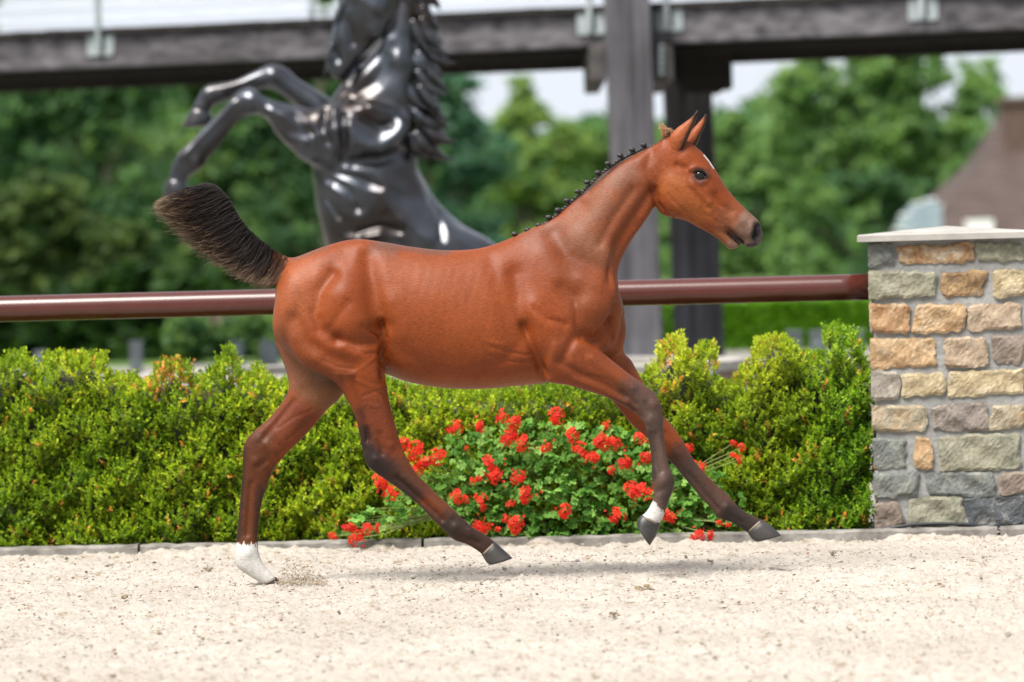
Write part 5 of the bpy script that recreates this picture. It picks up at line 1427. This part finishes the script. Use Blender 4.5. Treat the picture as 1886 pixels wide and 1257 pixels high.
    nV = len(V); Vall = [V]; Fq = [F]; Ft = []; Call = [C]; off = nV
    for e_i, (v, f_, t) in enumerate(ears):
        c = np.tile(np.array((.25, .065, .020)), (len(v), 1))
        line = [(1287, 204), (1275, 230), (1264, 254), (1254, 280)] if e_i == 0 else [(1303, 211), (1300, 226), (1290, 248), (1278, 268)]
        dl = poly_dist(v[:, 0], -v[:, 2], line); wv = np.clip(1.3 - dl / 4.2, 0, 1)[:, None]
        c = c * (1 - wv) + np.array((.022, .014, .012)) * wv
        tip = np.clip((224 - (-v[:, 2])) / 12, 0, 1)[:, None]; c = c * (1 - tip) + np.array(dark) * tip
        nd = vnormals(v, f_); inn = np.exp(-(dl / 4.5) ** 2) * (nd[:, 0] > 0.1); v = v - nd * (3.0 * inn)[:, None]
        Vall.append(v); Fq.append(f_ + off); Ft.append(t + off); Call.append(c); off += len(v)
    Vw = to_world(np.concatenate(Vall), 0.0, FS)
    me = mesh_np('body', Vw, [np.concatenate(Fq), np.concatenate(Ft)], M_coat, np.concatenate(Call))
    g0_ = grnd(900, 1075); root = empty('foal', (g0_.x, 0, 0))
    tag(root, 'bay foal with braided mane cantering across the sand with its tail raised', 'foal')
    link('body', me, root)

    # eye
    M_eye, t, b_ = newmat('foal_eye'); b_.inputs['Base Color'].default_value = (.006, .005, .006, 1); b_.inputs['Roughness'].default_value = .03; b_.inputs['Specular IOR Level'].default_value = .4
    M_lid = simple('eyelid_skin', (.008, .006, .006), (.02, .014, .012), 40, .8, bs=0, spec=.1)
    for s in (-1, 1):
        # find how far out the head's surface lies here
        near = np.hypot(x - 1288, y - 323) < 3; sel = near & (np.sign(d) == s); dd = np.abs(d[sel]).mean()
        cpt = at(1289, 323, s * (dd - 3.5) / FS); R = 10.4 / FS
        V2 = []; F2 = []; nu, nv = 24, 14
        for i in range(nv + 1):
            for j in range(nu):
                a, c_ = math.pi * i / nv, 2 * math.pi * j / nu
                V2.append((cpt.x + R * 1.12 * math.sin(a) * math.cos(c_), cpt.y + R * .95 * math.cos(a), cpt.z + R * .92 * math.sin(a) * math.sin(c_)))
        for i in range(nv):
            for j in range(nu): F2.append((i * nu + j, i * nu + (j + 1) % nu, (i + 1) * nu + (j + 1) % nu, (i + 1) * nu + j))
        mb = MB(); mb.add(V2, F2); e = mb.build('eye', M_eye, root, smooth=True)
        for up_ in (1, -1):
            pts = []
            for k in range(15):
                u_ = -1 + 2 * k / 14; px_ = 1289 + 13.5 * u_; py_ = 323.5 + 2.5 * u_ - (9.0 if up_ > 0 else -6.5) * (1 - u_ * u_) ** .75
                q_ = 1 - ((px_ - 1289) / 14) ** 2 * .5 - ((py_ - 323) / 14) ** 2 * .5
                pts.append(at(px_, py_, s * (dd - 4.5 + 9.4 * math.sqrt(max(.2, q_))) / FS))
            mb = MB(); mb.tube(pts, [(.8 + 1.6 * math.sin(math.pi * k / 14)) * (1.2 if up_ > 0 else .8) / FS for k in range(15)], 8); mb.build('eyelid', M_lid, e, smooth=True)

    # hooves
    M_hf = simple('foal_hoof_horn', (.010, .010, .012), (.045, .040, .037), 9, .45, bs=.25, bd=.001, stretch=(1, 1, 3), bscale=40)
    M_hw = simple('pale_hoof_horn', (.30, .26, .22), (.50, .45, .40), 12, .5, bs=.2, bd=.001)
    M_cor = simple('coronet_horn', (.10, .075, .055), (.20, .15, .11), 14, .6, bs=0)
    hoofs = [(-46, [(911, 998, 887, 1022, 12.5), (917, 1003, 891, 1028, 16), (930, 1015, 896, 1036, 18.5), (944, 1028, 902, 1041, 20)], M_hf),
             (46, [(509, 1063, 485, 1076, 11.5), (513, 1068, 490, 1081, 13), (515, 1073, 496, 1085, 14)], M_hf),
             (-48, [(1215, 965, 1181, 950, 13.5), (1213, 976, 1177, 954, 16), (1206, 991, 1174, 960, 18), (1197, 1005, 1173, 968, 19)], M_hf),
             (46, [(1402, 957, 1376, 980, 12), (1411, 962, 1380, 986, 16), (1424, 972, 1385, 993, 18), (1439, 986, 1393, 998, 19.5)], M_hf)]
    for dc, rb, mt in hoofs:
        v, f_, t = loft(rb, dc=dc, capa=.15, capb=.10, n=30, step=2.5, p=2.3)
        h = link('hoof', mesh_np('hoof', to_world(v, 0, FS), [f_, t], mt), root)
        v, f_, t = loft([tuple(rb[0][:4]) + (rb[0][4] + .6,), tuple((np.array(rb[0][:4]) * .6 + np.array(rb[1][:4]) * .4)) + (rb[0][4] * .6 + rb[1][4] * .4 + .9,)], dc=dc, capa=.1, capb=.1, n=30, step=2)
        link('coronet', mesh_np('coronet', to_world(v, 0, FS), [f_, t], M_cor if mt is M_hf else mt), h)

    # tail hair
    M_hair, t, b_ = newmat('foal_hair'); a_ = t.nodes.new('ShaderNodeAttribute'); a_.attribute_name = 'Col'; t.links.new(a_.outputs['Color'], b_.inputs['Base Color'])
    b_.inputs['Roughness'].default_value = .45; b_.inputs['Specular IOR Level'].default_value = .35
    dock = np.array([(546, 482), (522, 473), (494, 455), (463, 429), (440, 402), (424, 374), (410, 355), (393, 342), (374, 340)], float)
    tipl = np.array([(520, 506), (490, 524), (446, 508), (394, 475), (350, 440), (322, 406), (306, 386), (299, 374), (300, 366)], float)
    n_ = 14000; r = np.random.default_rng(5)
    tt = np.sort(r.uniform(0, 1, n_) ** .85); q = tt * 8
    A_ = catmull(dock, q) + r.normal(0, 1.2, (n_, 2)); B_ = catmull(tipl, np.clip(q + r.normal(0, .18, n_), 0, 7.999))
    inner = r.uniform(0, 1, n_)
    A_ = A_ + (B_ - A_) * (r.uniform(0, .42, n_) * (r.uniform(0, 1, n_) < .6))[:, None]
    ln = (1.03 - .35 * np.abs(r.normal(0, .5, n_)) * (r.uniform(0, 1, n_) < .6) + r.normal(0, .06, n_) + .12 * (r.uniform(0, 1, n_) < .06))
    strand = np.sin(q * 9 + 1.5 * np.sin(q * 23)) * .06 + .05 * np.sin(q * 41 + 2 * np.sin(q * 17)); ln = ln + strand
    B_ = A_ + (B_ - A_) * ln[:, None]
    dr = (B_ - A_); prp = np.stack([-dr[:, 1], dr[:, 0]], 1)
    sag = (.10 + .06 * r.normal(0, 1, n_)) + .04 * np.sin(q * 14)
    d0 = r.normal(0, 4.5, n_); d1 = d0 * 1.2 + r.normal(0, 11, n_)
    m_ = 7; Vt = np.zeros((n_, m_, 3, 3)); Ct = np.zeros((n_, m_, 3, 3))
    fade = r.uniform(.66, 1.1, n_)
    for i in range(m_):
        u_ = i / (m_ - 1)
        c = A_ + dr * u_ + prp * (sag * math.sin(math.pi * u_) - .10 * u_ * u_ * 0)[:, None] if False else A_ + dr * u_ + prp * (-sag * math.sin(math.pi * u_ * .95))[:, None]
        wv = r.normal(0, .35, (n_, 2)) * u_ + (prp / (np.linalg.norm(prp, axis=1)[:, None] + 1e-6)) * (np.sin(u_ * 5.5 + q * 6 + 2 * np.sin(q * 13)) * 3.2 * u_)[:, None]
        c = c + wv; dep = d0 + (d1 - d0) * u_
        w = (.58 * (1 - u_ ** 1.3) + .10)
        for k, (ax, ad) in enumerate(((0, -1), (.87, .5), (-.87, .5))):
            nx = prp / (np.linalg.norm(prp, axis=1)[:, None] + 1e-6)
            Vt[:, i, k, :] = np.stack([c[:, 0] + nx[:, 0] * ax * w, dep + ad * w, -(c[:, 1] + nx[:, 1] * ax * w)], 1)
        bl = np.clip((u_ - fade) / .28 + .25 * (tt < .25) * u_ , 0, 1)[:, None]
        rootc = np.array((.009, .005, .0045)) * (1 - np.clip((.22 - tt) / .2, 0, 1))[:, None] + np.array((.16, .065, .03)) * np.clip((.22 - tt) / .2, 0, 1)[:, None]
        tipc = np.array((.42, .30, .19)) * r.uniform(.6, 1.25, (n_, 1))
        midc = np.array((.045, .018, .011))
        mid = np.clip(1.2 * (u_ - .25), 0, 1) * r.uniform(.3, 1, (n_, 1))
        cc = rootc * (1 - mid) + midc * mid; cc = cc * (1 - bl) + tipc * bl
        Ct[:, i] = cc[:, None, :]
    idx = np.arange(n_)[:, None, None] * (m_ * 3) + np.arange(m_ - 1)[None, :, None] * 3
    k = np.arange(3); k2 = (k + 1) % 3
    Ff = np.stack([idx + k, idx + k2, idx + 3 + k2, idx + 3 + k], -1).reshape(-1, 4)
    link('tail', mesh_np('tail', to_world(Vt.reshape(-1, 3), 0, FS), Ff, M_hair, Ct.reshape(-1, 3)), root)

    # mane: a row of braided knots with the plait between them
    def sub(c): return (920 + c[0] / 3.308, 180 + c[1] / 3.308)
    kn = [sub(c) for c in [(92, 832), (170, 808), (238, 778), (298, 730), (355, 685), (410, 628), (475, 573), (533, 515), (598, 458), (660, 402), (735, 352), (808, 317), (878, 288)]]
    M_br = simple('braid_hair', (.006, .005, .006), (.022, .017, .016), 60, .5, bs=.5, bd=.003, bscale=250)
    rr = random.Random(2); kn2 = kn + [(1207, 262)]
    for i, (kx, ky) in enumerate(kn):
        nx_, ny_ = kn2[i + 1]
        ax, ay = (nx_ - kx), (ny_ - ky); L_ = math.hypot(ax, ay); tx_, ty_ = ax / L_, ay / L_; ox, oy = ty_, -tx_
        if oy > 0: ox, oy = -ox, -oy
        parts = []
        def lump(cx, cy, r0, dc=0, sx=1.0):
            parts.append(loft([(cx - r0 * .8, cy - r0 * sx, cx - r0 * .8, cy + r0 * sx, r0), (cx, cy - r0 * 1.1 * sx, cx, cy + r0 * 1.1 * sx, r0 * 1.1), (cx + r0 * .8, cy - r0 * sx, cx + r0 * .8, cy + r0 * sx, r0)], dc=dc, n=10, step=3, capa=.6, capb=.6))
        bx, by = kx - ox * 7.5, ky - oy * 7.5     # foot of the knot on the crest
        lump(kx, ky, 4.1, -3)
        parts.append(loft([(kx - 1.6, ky, kx + 1.6, ky, 1.6, -3), (bx - 2.0, by, bx + 2.0, by, 2.0, -1)], n=8, step=3))
        for j in range(4):
            u_ = (j + .3) / 4 * L_
            lump(bx + tx_ * u_ + rr.uniform(-.7, .7) + ox * .8, by + ty_ * u_ + oy * .8 + rr.uniform(-.7, .7), 2.9 - .3 * (j == 3), -1)
        v, f_, t = join_parts(parts)
        link('mane_braid', mesh_np('mane_braid', to_world(v, 0, FS), [f_, t], M_br), root)
    # tuft of forelock standing behind the ears
    n_ = 320; V2 = []; F2 = []; C2 = []
    for i in range(n_):
        a = (rr.uniform(1220, 1246), rr.uniform(244, 254)); b2 = (rr.uniform(1211, 1222), rr.uniform(225, 238)); dp = rr.uniform(-6, 6)
        if a[0] > 1236: b2 = (rr.uniform(1216, 1236), rr.uniform(234, 243))
        o_ = len(V2)
        for j in range(4):
            u_ = j / 3; xx = a[0] + (b2[0] - a[0]) * u_; yy = a[1] + (b2[1] - a[1]) * u_ - 3 * math.sin(math.pi * u_); w = .7 * (1 - u_) + .1
            for (q1, q2) in ((0, -1), (.87, .5), (-.87, .5)): V2.append((xx + q1 * w, dp + q2 * w, -(yy + q1 * w))); C2.append(np.array((.42, .20, .10)) * (1 - u_ * .3) + np.array((.3, .24, .14)) * u_)
        for j in range(3):
            for k_ in range(3): F2.append((o_ + j * 3 + k_, o_ + j * 3 + (k_ + 1) % 3, o_ + j * 3 + 3 + (k_ + 1) % 3, o_ + j * 3 + 3 + k_))
    link('forelock', mesh_np('forelock', to_world(np.array(V2), 0, FS), np.array(F2), M_hair, np.array(C2)), root)
build_foal()
